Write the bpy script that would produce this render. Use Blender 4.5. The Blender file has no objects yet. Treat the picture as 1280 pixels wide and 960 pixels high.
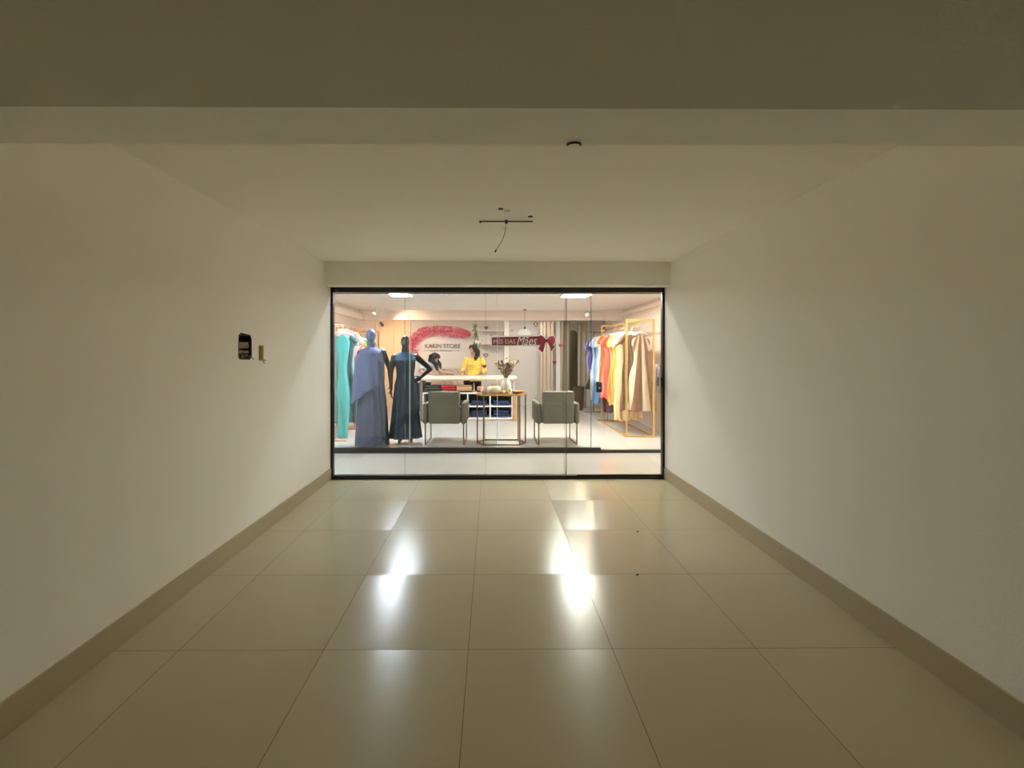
import bpy, bmesh, math, random
from mathutils import Vector, Matrix, noise
random.seed(7)
R = math.radians
PI = math.pi
SC = bpy.context.scene
COL = SC.collection

# ------------------------------------------------------------------ camera, light, exposure
EYE = 1.45
FPX = 533.0
cam_data = bpy.data.cameras.new('camera')
cam = bpy.data.objects.new('camera', cam_data)
COL.objects.link(cam)
cam.location = (0, 0, EYE)
cam.rotation_euler = (R(90), 0, -0.006)
cam_data.sensor_width = 36.0
cam_data.lens = FPX / 1280 * 36
cam_data.shift_x = (640 - 617.2) / 1280
cam_data.shift_y = -(480 - 442) / 1280
cam_data.clip_start = 0.05
SC.camera = cam
world = bpy.data.worlds.new('world')
SC.world = world
world.use_nodes = True
world.node_tree.nodes['Background'].inputs[0].default_value = (1, 0.85, 0.65, 1)
world.node_tree.nodes['Background'].inputs[1].default_value = 0.02
SC.view_settings.view_transform = 'Standard'
SC.view_settings.look = 'None'
SC.view_settings.gamma = 1.0
SC.view_settings.use_curve_mapping = False
SC.view_settings.exposure = 0.02
SC.cycles.max_bounces = 16
SC.cycles.diffuse_bounces = 10
SC.cycles.glossy_bounces = 6
SC.cycles.transparent_max_bounces = 24
SC.cycles.transmission_bounces = 8
SC.cycles.sample_clamp_indirect = 6.0
CORRIDOR_E = 66.0      # unseen corridor ceiling lights, placed to light the room
STORE_E = 205.0         # store ceiling panels
BACK_E = 34.0          # unseen panels added behind the store beam for the back wall
SPOT_W = 85.0          # warm track spots


# ------------------------------------------------------------------ helpers
def lin(c):
    return tuple(((v / 255) / 12.92 if v / 255 <= .04045 else ((v / 255 + .055) / 1.055) ** 2.4) for v in c)


def mat(name, rgb, rough=.6, metal=0.0, spec=.5, var=0.0, scale=8.0, bump=0.0, bscale=60.0, coat=0.0):
    m = bpy.data.materials.new(name)
    m.use_nodes = True
    nt = m.node_tree
    b = nt.nodes['Principled BSDF']
    c = lin(rgb)
    b.inputs['Base Color'].default_value = (*c, 1)
    b.inputs['Roughness'].default_value = rough
    b.inputs['Metallic'].default_value = metal
    b.inputs['Specular IOR Level'].default_value = spec
    b.inputs['Coat Weight'].default_value = coat
    if var or bump:
        tc = nt.nodes.new('ShaderNodeTexCoord')
    if var:
        n = nt.nodes.new('ShaderNodeTexNoise')
        n.inputs['Scale'].default_value = scale
        n.inputs['Detail'].default_value = 4
        nt.links.new(tc.outputs['Object'], n.inputs['Vector'])
        mx = nt.nodes.new('ShaderNodeMix')
        mx.data_type = 'RGBA'
        mx.inputs[6].default_value = (*[v * (1 - var) for v in c], 1)
        mx.inputs[7].default_value = (*[min(1, v * (1 + var)) for v in c], 1)
        nt.links.new(n.outputs['Fac'], mx.inputs[0])
        nt.links.new(mx.outputs[2], b.inputs['Base Color'])
    if bump:
        n2 = nt.nodes.new('ShaderNodeTexNoise')
        n2.inputs['Scale'].default_value = bscale
        n2.inputs['Detail'].default_value = 3
        nt.links.new(tc.outputs['Object'], n2.inputs['Vector'])
        bp = nt.nodes.new('ShaderNodeBump')
        bp.inputs['Strength'].default_value = bump
        bp.inputs['Distance'].default_value = .01
        nt.links.new(n2.outputs['Fac'], bp.inputs['Height'])
        nt.links.new(bp.outputs[0], b.inputs['Normal'])
    return m


def emit_mat(name, rgb, strength):
    m = bpy.data.materials.new(name)
    m.use_nodes = True
    b = m.node_tree.nodes['Principled BSDF']
    b.inputs['Base Color'].default_value = (.8, .8, .8, 1)
    b.inputs['Emission Color'].default_value = (*lin(rgb), 1)
    b.inputs['Emission Strength'].default_value = strength
    return m


def glass_mat(name, tint):
    m = bpy.data.materials.new(name)
    m.use_nodes = True
    nt = m.node_tree
    nt.nodes.remove(nt.nodes['Principled BSDF'])
    out = nt.nodes['Material Output']
    t = nt.nodes.new('ShaderNodeBsdfTransparent')
    t.inputs[0].default_value = (*tint, 1)
    g = nt.nodes.new('ShaderNodeBsdfGlossy')
    g.inputs['Roughness'].default_value = 0.01
    # Schlick reflectance, the same for both faces of the thin pane
    f = nt.nodes.new('ShaderNodeLayerWeight')
    f.inputs[0].default_value = .5
    p5 = nt.nodes.new('ShaderNodeMath')
    p5.operation = 'POWER'
    p5.inputs[1].default_value = 5
    ma = nt.nodes.new('ShaderNodeMath')
    ma.operation = 'MULTIPLY_ADD'
    ma.inputs[1].default_value = .965
    ma.inputs[2].default_value = .035
    nt.links.new(f.outputs['Facing'], p5.inputs[0])
    nt.links.new(p5.outputs[0], ma.inputs[0])
    mx = nt.nodes.new('ShaderNodeMixShader')
    nt.links.new(ma.outputs[0], mx.inputs[0])
    nt.links.new(t.outputs[0], mx.inputs[1])
    nt.links.new(g.outputs[0], mx.inputs[2])
    nt.links.new(mx.outputs[0], out.inputs[0])
    return m


def tile_mat(name, rgb, grout, pitch, x0, y0, rough, tilt, gw=.0035, bow=.012, seed=0.0, aniso=.3):
    """Polished porcelain laid in a grid: thin grout, slight tone change and slight tilt from tile to tile."""
    m = bpy.data.materials.new(name)
    m.use_nodes = True
    nt = m.node_tree
    N, L = nt.nodes, nt.links
    b = N['Principled BSDF']
    tc = N.new('ShaderNodeTexCoord')
    sep = N.new('ShaderNodeSeparateXYZ')
    L.new(tc.outputs['Object'], sep.inputs[0])

    def mth(op, a, bb=None):
        n = N.new('ShaderNodeMath')
        n.operation = op
        for i, v in enumerate((a, bb)):
            if v is None:
                continue
            if isinstance(v, (int, float)):
                n.inputs[i].default_value = v
            else:
                L.new(v, n.inputs[i])
        return n.outputs[0]
    u = mth('DIVIDE', mth('SUBTRACT', sep.outputs[0], x0), pitch)
    v = mth('DIVIDE', mth('SUBTRACT', sep.outputs[1], y0), pitch)
    iu, iv = mth('FLOOR', u), mth('FLOOR', v)
    fu, fv = mth('SUBTRACT', u, iu), mth('SUBTRACT', v, iv)
    w = gw / pitch / 2

    def edge(f):
        d = mth('MINIMUM', f, mth('SUBTRACT', 1.0, f))
        return mth('LESS_THAN', d, w)
    g = mth('MAXIMUM', edge(fu), edge(fv))
    cmb = N.new('ShaderNodeCombineXYZ')
    L.new(iu, cmb.inputs[0])
    cmb.inputs[2].default_value = seed
    L.new(iv, cmb.inputs[1])
    wn = N.new('ShaderNodeTexWhiteNoise')
    wn.noise_dimensions = '3D'
    L.new(cmb.outputs[0], wn.inputs['Vector'])
    c = lin(rgb)
    nz = N.new('ShaderNodeTexNoise')
    nz.inputs['Scale'].default_value = 2.5
    nz.inputs['Detail'].default_value = 5
    L.new(tc.outputs['Object'], nz.inputs['Vector'])
    tone = mth('ADD', mth('MULTIPLY', wn.outputs['Value'], .06), mth('MULTIPLY', nz.outputs['Fac'], .10))
    mx0 = N.new('ShaderNodeMix')
    mx0.data_type = 'RGBA'
    mx0.inputs[6].default_value = (*[k * .93 for k in c], 1)
    mx0.inputs[7].default_value = (*[min(1, k * 1.35) for k in c], 1)
    L.new(tone, mx0.inputs[0])
    mx = N.new('ShaderNodeMix')
    mx.data_type = 'RGBA'
    mx.inputs[7].default_value = (*lin(grout), 1)
    L.new(g, mx.inputs[0])
    L.new(mx0.outputs[2], mx.inputs[6])
    L.new(mx.outputs[2], b.inputs['Base Color'])
    L.new(mth('ADD', mth('MULTIPLY', g, .5), mth('ADD', rough - .005, mth('MULTIPLY', nz.outputs['Fac'], .01))), b.inputs['Roughness'])
    # the polish runs along the room
    tg = N.new('ShaderNodeCombineXYZ')
    tg.inputs[1].default_value = 1.0
    L.new(tg.outputs[0], b.inputs['Tangent'])
    b.inputs['Anisotropic'].default_value = aniso
    # slight tilt of each tile plus the faint swell of the glaze
    geo = N.new('ShaderNodeNewGeometry')
    s1 = N.new('ShaderNodeVectorMath')
    s1.operation = 'SUBTRACT'
    L.new(wn.outputs['Color'], s1.inputs[0])
    s1.inputs[1].default_value = (.5, .5, .5)
    s2 = N.new('ShaderNodeVectorMath')
    s2.operation = 'MULTIPLY'
    L.new(s1.outputs[0], s2.inputs[0])
    s2.inputs[1].default_value = (tilt, tilt, 0)
    s3 = N.new('ShaderNodeVectorMath')
    s3.operation = 'ADD'
    L.new(geo.outputs['Normal'], s3.inputs[0])
    L.new(s2.outputs[0], s3.inputs[1])
    cb = N.new('ShaderNodeCombineXYZ')
    L.new(mth('MULTIPLY', mth('SUBTRACT', fu, .5), bow * .6), cb.inputs[0])
    L.new(mth('MULTIPLY', mth('SUBTRACT', fv, .5), bow), cb.inputs[1])
    s5 = N.new('ShaderNodeVectorMath')
    s5.operation = 'ADD'
    L.new(s3.outputs[0], s5.inputs[0])
    L.new(cb.outputs[0], s5.inputs[1])
    s4 = N.new('ShaderNodeVectorMath')
    s4.operation = 'NORMALIZE'
    L.new(s5.outputs[0], s4.inputs[0])
    L.new(s4.outputs[0], b.inputs['Normal'])
    return m


def add_box(bm, lo, hi):
    vs = [bm.verts.new((x, y, z)) for x in (lo[0], hi[0]) for y in (lo[1], hi[1]) for z in (lo[2], hi[2])]
    for f in ((0, 1, 3, 2), (4, 6, 7, 5), (0, 4, 5, 1), (2, 3, 7, 6), (0, 2, 6, 4), (1, 5, 7, 3)):
        bm.faces.new([vs[i] for i in f])
    return vs


def BX(*boxes, bevel=0.0):
    bm = bmesh.new()
    for lo, hi in boxes:
        add_box(bm, lo, hi)
    if bevel:
        bmesh.ops.bevel(bm, geom=list(bm.edges), offset=bevel, segments=2, profile=.6, affect='EDGES')
    return bm


def add_rings(bm, rings, cap=True, closed=True):
    """Loft through rings of equal point count."""
    vr = [[bm.verts.new(p) for p in r] for r in rings]
    n = len(vr[0])
    for a, b in zip(vr, vr[1:]):
        for i in range(n if closed else n - 1):
            j = (i + 1) % n
            bm.faces.new((a[i], a[j], b[j], b[i]))
    if cap and closed:
        bm.faces.new(vr[0][::-1])
        bm.faces.new(vr[-1])
    return vr


def add_tube(bm, pts, rad, n=10, cap=True, squash=1.0):
    pts = [Vector(p) for p in pts]
    if isinstance(rad, (int, float)):
        rad = [rad] * len(pts)
    rings = []
    prev = None
    for i, p in enumerate(pts):
        t = (pts[min(i + 1, len(pts) - 1)] - pts[max(i - 1, 0)]).normalized()
        if prev is None:
            a = Vector((0, 0, 1)) if abs(t.z) < .9 else Vector((1, 0, 0))
            u = t.cross(a).normalized()
        else:
            u = (prev - t * prev.dot(t)).normalized()
        prev = u
        w = t.cross(u)
        rings.append([p + (u * math.cos(k) + w * math.sin(k) * squash) * rad[i] for k in (2 * PI * j / n for j in range(n))])
    add_rings(bm, rings, cap)


def add_ball(bm, c, r, seg=16, rot=None):
    r = (r, r, r) if isinstance(r, (int, float)) else r
    m = Matrix.Translation(c) @ (rot or Matrix()) @ Matrix.Diagonal((*r, 1))
    bmesh.ops.create_uvsphere(bm, u_segments=seg, v_segments=max(8, seg * 2 // 3), radius=1, matrix=m)


def add_limb(bm, a, b, ra, rb, n=12):
    """A round-ended tapered capsule."""
    a, b = Vector(a), Vector(b)
    add_tube(bm, [a, a.lerp(b, .33), a.lerp(b, .66), b], [ra, ra * .68 + rb * .34, ra * .33 + rb * .68, rb], n)
    add_ball(bm, a, ra * .995, 12)
    add_ball(bm, b, rb * .995, 12)


def add_lathe(bm, prof, n=28, c=(0, 0, 0), cap=True):
    rings = [[(c[0] + r * math.cos(2 * PI * j / n), c[1] + r * math.sin(2 * PI * j / n), c[2] + z) for j in range(n)] for r, z in prof]
    add_rings(bm, rings, cap)


def add_prism(bm, pts, y0, y1, axis='y'):
    """Extrude an outline in the X-Z plane from y0 to y1."""
    if axis == 'y':
        A = [bm.verts.new((x, y0, z)) for x, z in pts]
        B = [bm.verts.new((x, y1, z)) for x, z in pts]
    elif axis == 'x':
        A = [bm.verts.new((y0, x, z)) for x, z in pts]
        B = [bm.verts.new((y1, x, z)) for x, z in pts]
    else:
        A = [bm.verts.new((x, z, y0)) for x, z in pts]
        B = [bm.verts.new((x, z, y1)) for x, z in pts]
    n = len(pts)
    for i in range(n):
        bm.faces.new((A[i], A[(i + 1) % n], B[(i + 1) % n], B[i]))
    bm.faces.new(A[::-1])
    bm.faces.new(B)


def obj(name, bm, m, parent=None, smooth=False, sub=0):
    bmesh.ops.recalc_face_normals(bm, faces=list(bm.faces))
    me = bpy.data.meshes.new(name)
    bm.to_mesh(me)
    bm.free()
    o = bpy.data.objects.new(name, me)
    COL.objects.link(o)
    for k in (m if isinstance(m, (list, tuple)) else [m]):
        me.materials.append(k)
    if parent is not None:
        o.parent = parent
    if smooth:
        for p in me.polygons:
            p.use_smooth = True
    if sub:
        s = o.modifiers.new('sub', 'SUBSURF')
        s.levels = s.render_levels = sub
    return o


def tag(o, label, cat, group=None, kind=None):
    o['label'] = label
    o['category'] = cat
    if group:
        o['group'] = group
    if kind:
        o['kind'] = kind
    return o


def thing(name, label, cat, loc=(0, 0, 0), rz=0, group=None, kind=None):
    o = bpy.data.objects.new(name, None)
    o.empty_display_size = .1
    COL.objects.link(o)
    o.location = loc
    o.rotation_euler = (0, 0, rz)
    return tag(o, label, cat, group, kind)


def struct(name, bm, m, label, cat, parent=None):
    o = obj(name, bm, m, parent)
    tag(o, label, cat, kind='structure')
    return o


def remeshed(bm, voxel, smooth_it=4, fac=.5):
    """Fuse closed overlapping volumes into one continuous skin; returns a new bmesh."""
    me = bpy.data.meshes.new('t')
    bmesh.ops.recalc_face_normals(bm, faces=list(bm.faces))
    bm.to_mesh(me)
    bm.free()
    o = bpy.data.objects.new('t', me)
    COL.objects.link(o)
    r = o.modifiers.new('r', 'REMESH')
    r.mode = 'VOXEL'
    r.voxel_size = voxel
    if smooth_it:
        s = o.modifiers.new('s', 'SMOOTH')
        s.iterations = smooth_it
        s.factor = fac
    dg = bpy.context.evaluated_depsgraph_get()
    dg.update()
    me2 = bpy.data.meshes.new_from_object(o.evaluated_get(dg))
    out = bmesh.new()
    out.from_mesh(me2)
    bpy.data.objects.remove(o)
    bpy.data.meshes.remove(me)
    bpy.data.meshes.remove(me2)
    return out


def text_bm(body, size, depth, shear=0.0, space=1.0, offset=0.0, align='LEFT'):
    """Letters standing in the X-Z plane and facing -Y, as a mesh."""
    cu = bpy.data.curves.new('t', 'FONT')
    cu.body = body
    cu.size = size
    cu.extrude = depth / 2
    cu.shear = shear
    cu.space_character = space
    cu.offset = offset
    cu.align_x = align
    cu.resolution_u = 4
    o = bpy.data.objects.new('t', cu)
    COL.objects.link(o)
    dg = bpy.context.evaluated_depsgraph_get()
    dg.update()
    me = bpy.data.meshes.new_from_object(o.evaluated_get(dg))
    bm = bmesh.new()
    bm.from_mesh(me)
    bpy.data.objects.remove(o)
    bpy.data.curves.remove(cu)
    bpy.data.meshes.remove(me)
    bmesh.ops.rotate(bm, verts=list(bm.verts), cent=(0, 0, 0), matrix=Matrix.Rotation(R(90), 3, 'X'))
    return bm


def fit_x(bm, x0, x1, z0=None, z1=None):
    xs = [v.co.x for v in bm.verts]
    zs = [v.co.z for v in bm.verts]
    for v in bm.verts:
        v.co.x = x0 + (v.co.x - min(xs)) / (max(xs) - min(xs)) * (x1 - x0) if False else v.co.x
    a, b, c, d = min(xs), max(xs), min(zs), max(zs)
    for v in bm.verts:
        v.co.x = x0 + (v.co.x - a) / (b - a) * (x1 - x0)
        if z0 is not None:
            v.co.z = z0 + (v.co.z - c) / (d - c) * (z1 - z0)
    return bm


def P(px, py, d):
    """A pixel of the photograph at distance d, as a place in the room."""
    return Vector(((px - 614) * d / FPX, d, EYE - (py - 442) * d / FPX))


# ------------------------------------------------------------------ materials
M = {}
M['wall'] = mat('white_plaster', (246, 244, 236), .9, spec=.2, var=.015, scale=1.5, bump=.08, bscale=90)
M['ceil'] = mat('ceiling_plaster', (245, 242, 233), .95, spec=.1, var=.03, scale=1.2, bump=.05, bscale=60)
M['tile'] = tile_mat('beige_porcelain', (186, 175, 147), (120, 104, 78), .707, -.112, 4.919, .235, .06, bow=.015, seed=8.0, aniso=.5)
M['base'] = mat('baseboard_porcelain', (178, 165, 136), .3, var=.05, scale=4)
M['ctile'] = tile_mat('corridor_porcelain', (170, 165, 155), (126, 119, 108), .707, -.112, 4.98, .16, .01)
M['stile'] = tile_mat('store_porcelain', (192, 187, 180), (146, 140, 132), .8, .1, 6.3, .2, .01)
M['swall'] = mat('store_plaster', (232, 222, 210), .85, spec=.2, var=.02, scale=2)
M['backwall'] = mat('greige_plaster', (206, 202, 200), .85, spec=.2, var=.03, scale=2)
M['peach'] = mat('peach_panel', (232, 204, 172), .7, spec=.3, var=.03, scale=3)
M['beam'] = mat('pale_peach_plaster', (252, 238, 228), .85, spec=.2)
M['sceil'] = mat('store_ceiling', (244, 245, 245), .9, spec=.1)
M['black'] = mat('black_anodised', (9, 9, 10), .35, spec=.5)
M['blackgloss'] = mat('black_gloss', (7, 7, 8), .12, spec=.6, coat=.4)
M['steel'] = mat('brushed_steel', (205, 205, 205), .3, metal=1)
M['gold'] = mat('gold_metal', (206, 160, 88), .35, metal=.75)
M['darkgold'] = mat('bronze_metal', (128, 100, 66), .4, metal=.7)
M['copper'] = mat('rose_gold_metal', (214, 150, 118), .35, metal=.8)
M['white'] = mat('white_lacquer', (240, 238, 234), .4)
M['glass'] = glass_mat('clear_glass', (.955, .97, .962))
M['edge'] = mat('pale_glass_edge', (226, 234, 230), .3)
M['edgefaint'] = glass_mat('faint_glass_edge', (.86, .9, .88))
M['edgedark'] = mat('dark_glass_edge', (28, 36, 34), .3)
M['wood'] = mat('honey_wood', (186, 138, 84), .5, var=.12, scale=14)
M['worktop'] = mat('pale_stone_top', (240, 224, 212), .35, var=.03)
M['tan'] = mat('tan_edge', (196, 164, 130), .5)
M['skin'] = mat('skin', (214, 158, 128), .5, var=.04, scale=20)
M['hair'] = mat('black_hair', (18, 15, 15), .38, spec=.5, bump=.4, bscale=70)
M['denim'] = mat('navy_denim', (34, 52, 92), .85, var=.2, scale=40)
M['plastic'] = mat('grey_box_plastic', (40, 34, 26), .75)
M['plaster_dust'] = mat('plaster_dust', (150, 136, 112), .95, var=.2, scale=40)
M['yellow_pvc'] = mat('yellow_pvc', (150, 122, 14), .45)


def fabric(rgb, var=.08):
    return mat('fabric', rgb, .85, spec=.2, var=var, scale=25, bump=.12, bscale=160)


# ------------------------------------------------------------------ the empty room
XL, XR, H = -1.85, 2.008, 2.475
YG = 4.95                 # glass front of the room
BEAM_Z = EYE + .708
YB = -2.2                 # wall behind the photographer
YS = 6.24                 # glass front of the store
SXL, SXR, YE = -3.12, 3.12, 11.65

struct('floor', BX(((XL - .15, YB, -.12), (XR + .15, YG, 0))), M['tile'], 'glossy beige porcelain tile floor of the empty room', 'floor')
struct('ceiling', BX(((XL - .15, YB, H), (XR + .15, YG + .05, H + .12))), M['ceil'], 'plain off-white ceiling of the empty room', 'ceiling')
# left wall with the cut-out for the electrical box
hy0, hy1, hz0, hz1 = 3.135, 3.30, 1.415, 1.59
bm = bmesh.new()
add_box(bm, (XL - .15, YB, 0), (XL, hy0, H))
add_box(bm, (XL - .15, hy1, 0), (XL, YG + .05, H))
add_box(bm, (XL - .15, hy0, 0), (XL, hy1, hz0))
add_box(bm, (XL - .15, hy0, hz1), (XL, hy1, H))
add_box(bm, (XL - .15, hy0, hz0), (XL - .07, hy1, hz1))
struct('wall_left', bm, M['wall'], 'white left wall with an open electrical box', 'wall')
struct('wall_right', BX(((XR, YB, 0), (XR + .15, YG + .05, H))), M['wall'], 'plain white right wall of the empty room', 'wall')
struct('wall_back', BX(((XL - .15, YB - .15, 0), (XR + .15, YB, H))), M['wall'], 'white wall behind the photographer', 'wall')
struct('wall_beam', BX(((XL, 1.23, BEAM_Z), (XR, 1.446, H))), M['wall'], 'wide plastered beam crossing the ceiling in the foreground', 'beam')
struct('wall_lintel', BX(((XL, YG - .19, EYE + .764), (XR, YG + .05, H))), M['wall'], 'plastered lintel above the glass shopfront', 'lintel')
struct('baseboard_left', BX(((XL, YB, 0), (XL + .012, YG - .03, .135)), bevel=.002), M['base'], 'beige tile baseboard along the left wall', 'baseboard')
struct('baseboard_right', BX(((XR - .012, YB, 0), (XR, YG - .03, .135)), bevel=.002), M['base'], 'beige tile baseboard along the right wall', 'baseboard')

# corridor between the two shopfronts
struct('floor_corridor', BX(((-4.2, YG, -.12), (4.2, YS + .04, 0))), M['ctile'], 'pale tiled corridor floor between the two glass fronts', 'floor')
struct('ceiling_corridor', BX(((-4.2, YG + .05, H), (4.2, YS + .04, H + .12))), M['sceil'], 'white corridor ceiling', 'ceiling')
struct('wall_corridor_left', BX(((-4.35, YG - .1, 0), (-4.2, YS + .04, H))), M['swall'], 'white end wall of the corridor on the left', 'wall')
struct('wall_corridor_right', BX(((4.2, YG - .1, 0), (4.35, YS + .04, H))), M['swall'], 'white end wall of the corridor on the right', 'wall')
struct('wall_front_left', BX(((-4.2, YG - .1, 0), (XL - .15, YG + .05, H))), M['swall'], 'white corridor wall left of the glass front', 'wall')
struct('wall_front_right', BX(((XR + .15, YG - .1, 0), (4.2, YG + .05, H))), M['swall'], 'white corridor wall right of the glass front', 'wall')

# the store
struct('floor_store', BX(((SXL - .15, YS + .04, -.12), (SXR + .15, YE, 0))), M['stile'], 'pale glossy tile floor of the clothes store', 'floor')
struct('ceiling_store', BX(((SXL - .15, YS + .04, H), (SXR + .15, YE, H + .12))), M['sceil'], 'white ceiling of the clothes store', 'ceiling')
struct('wall_store_left', BX(((SXL - .15, YS - .04, 0), (SXL, YE, H))), M['swall'], 'pale left wall of the store behind the racks', 'wall')
struct('wall_store_right', BX(((SXR, YS - .04, 0), (SXR + .15, YE, H))), M['swall'], 'white right wall of the store behind the gold rack', 'wall')
struct('wall_store_back', BX(((SXL - .15, YE, 0), (SXR + .15, YE + .15, H))), M['backwall'], 'greige back wall of the store', 'wall')
struct('wall_store_front_left', BX(((-4.2, YS - .04, 0), (SXL - .15, YS + .04, H))), M['swall'], 'corridor wall left of the store glass', 'wall')
struct('wall_store_front_right', BX(((SXR + .15, YS - .04, 0), (4.2, YS + .04, H))), M['swall'], 'corridor wall right of the store glass', 'wall')
struct('wall_store_beam', BX(((SXL, 10.1, EYE + .796), (SXR, 10.32, H))), M['beam'], 'pale peach beam across the store ceiling', 'beam')
struct('wall_store_panel', BX(((SXL, YE - .03, .0), (-2.66, YE, 2.4)), ((-2.65, YE - .03, .0), (-2.2, YE, 2.4))), M['peach'], 'peach coloured panels at the left of the store back wall', 'wall panel')
struct('trim_1', BX(((SXR - .05, YS + .1, EYE + .885), (SXR, 10.1, EYE + .955)), bevel=.006), M['beam'], 'pale cornice strip along the right store wall', 'trim')
struct('trim_2', BX(((SXL, YS + .1, EYE + .80), (SXL + .10, 10.1, EYE + .92)), bevel=.006), M['beam'], 'pale boxed strip along the left store wall', 'trim')
struct('wall_store_pilaster', BX(((.35, YE - .10, 0), (.48, YE, 2.4)), bevel=.004), M['white'], 'narrow white pilaster on the store back wall', 'pilaster')
struct('wall_store_column', BX(((1.72, 11.30, 0), (1.83, 11.42, 2.36)), bevel=.004), M['white'], 'narrow white column between the fitting room curtains', 'column')


# ------------------------------------------------------------------ the two glass fronts
def shopfront(n, yf, x0, x1, z1, seams, seam_mats, label, jw, top, bottom, door_x0, blab):
    w = thing('window_%d' % n, label, 'glass shopfront', (0, yf, 0), kind='structure')
    obj('top_rail', BX(((x0, -.03, z1 - top), (x1, .03, z1)), bevel=.003), M['black'], w)
    obj('bottom_rail', BX(((x0, -.03, 0), (door_x0, .03, bottom)), bevel=.002), M['black'], w)
    obj('door_track', BX(((door_x0, -.03, 0), (x1, .03, bottom * .55)), bevel=.002), M['black'], w)
    for a in (x0, x1 - jw):
        obj('jamb', BX(((a, -.03, 0), (a + jw, .03, z1)), bevel=.003), M['black'], w)
    xs = [x0 + jw] + seams
    for i, (a, b) in enumerate(zip(xs, xs[1:])):
        o = obj('glass_pane', BX(((a + .001, -.005, bottom - .01), (b - .001, .005, z1 - top + .01))), M['glass'], w)
        obj('pane_edge', BX(((b - .003, -.006, bottom), (b + .003, .006, z1 - top))), seam_mats[i], o)
    return w


w1 = shopfront(1, YG, XL, XR, EYE + .764, [-1.0, -.065, .873], [M['edgefaint'], M['edgefaint'], M['edgedark']],
               'black framed glass front of the empty room', .026, .055, .042, .99, '')
d1 = thing('door_1', 'sliding glass door at the right of the room front, bar handle at its edge', 'glass door', (0, YG - .012, 0), kind='structure')
obj('glass_pane', BX(((.84, -.004, .03), (XR - .027, .004, EYE + .71))), M['glass'], d1)
obj('bottom_rail', BX(((.99, -.008, .02), (XR - .027, .008, .05)), bevel=.002), M['black'], d1)
hd = bmesh.new()
hx = (822.3 - 614) * YG / FPX
for s in (-1, 1):
    add_tube(hd, [(hx, s * .05, 1.0), (hx, s * .05, 1.33)], .011, 12)
    for zz in (1.05, 1.28):
        add_tube(hd, [(hx, 0, zz), (hx, s * .05, zz)], .007, 8)
obj('handle', hd, M['steel'], d1, True)
lk = obj('lock', BX(((XR - .075, -.02, 1.075), (XR - .028, .02, 1.175)), bevel=.006), M['black'], d1)
kb = bmesh.new()
add_tube(kb, [(XR - .052, -.026, 1.12), (XR - .052, -.018, 1.12)], .008, 12)
obj('keyhole', kb, M['steel'], lk, True)

w2 = shopfront(2, YS, SXL, SXR, EYE + .93, [-1.19, .09, 1.465], [M['edge'], M['edge'], M['edgedark']],
               'black framed glass front of the clothes store across the corridor', .03, .055, .075, 1.6, '')
d2 = thing('door_2', 'sliding glass door of the clothes store, paired bar handles and black lock', 'glass door', (0, YS - .014, 0), kind='structure')
obj('glass_pane', BX(((1.445, -.004, .05), (SXR - .031, .004, EYE + .87))), M['glass'], d2)
hd = bmesh.new()
hx = (738.6 - 614) * YS / FPX
for s in (-1, 1):
    add_tube(hd, [(hx + s * .008, s * .05, .78), (hx + s * .008, s * .05, 1.22)], .012, 12)
    for zz in (.86, 1.14):
        add_tube(hd, [(hx + s * .008, 0, zz), (hx + s * .008, s * .05, zz)], .007, 8)
obj('handle', hd, M['steel'], d2, True)
lp = P(748.8, 484, YS)
lk = obj('lock', BX(((lp.x - .042, -.02, lp.z - .075), (lp.x + .042, .02, lp.z + .075)), bevel=.006), M['black'], d2)
kb = bmesh.new()
add_tube(kb, [(lp.x, -.027, lp.z - .01), (lp.x, -.018, lp.z - .01)], .011, 12)
obj('keyhole', kb, M['steel'], lk, True)


# ------------------------------------------------------------------ lamps
def panel_light(x, y, sx, sy, e, rgb, label):
    t = thing('ceiling_light', label, 'ceiling light', (x, y, H))
    fr = bmesh.new()
    for a, b in (((-sx, -sy), (sx, -sy + .02)), ((-sx, sy - .02), (sx, sy)), ((-sx, -sy + .02), (-sx + .02, sy - .02)), ((sx - .02, -sy + .02), (sx, sy - .02))):
        add_box(fr, (a[0], a[1], -.025), (b[0], b[1], 0))
    obj('frame', fr, M['white'], t)
    obj('diffuser', BX(((-sx + .02, -sy + .02, -.02), (sx - .02, sy - .02, -.004))), emit_mat('panel_glow', rgb, e), t)
    return t


panel_light(-.95, 5.26, .6, .04, CORRIDOR_E, (232, 240, 255), 'unseen long white batten light on the corridor ceiling, left one')  # battens out of view, placed to light the room
panel_light(1.1, 5.26, .6, .04, CORRIDOR_E, (255, 246, 236), 'unseen long white batten light on the corridor ceiling, right one')
panel_light(-2.95, 5.6, .3, .3, CORRIDOR_E, (226, 238, 255), 'unseen square panel light added at the left end of the corridor ceiling')  # end panels added out of view to brighten the corridor floor
panel_light(3.05, 5.6, .3, .3, CORRIDOR_E, (255, 250, 244), 'unseen square panel light added at the right end of the corridor ceiling')
panel_light(-1.55, 7.22, .19, .26, STORE_E, (232, 242, 255), 'bluish white panel light on the store ceiling above the mannequins')
panel_light(1.46, 7.30, .24, .3, STORE_E, (255, 250, 240), 'white panel light on the store ceiling above the right armchair')
panel_light(-1.2, 10.65, .3, .2, BACK_E, (255, 238, 222), 'unseen panel light added behind the store beam on the left')  # hidden pair added to light the store back wall
panel_light(.9, 10.65, .3, .2, BACK_E, (255, 240, 228), 'unseen panel light added behind the store beam on the right')


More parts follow.
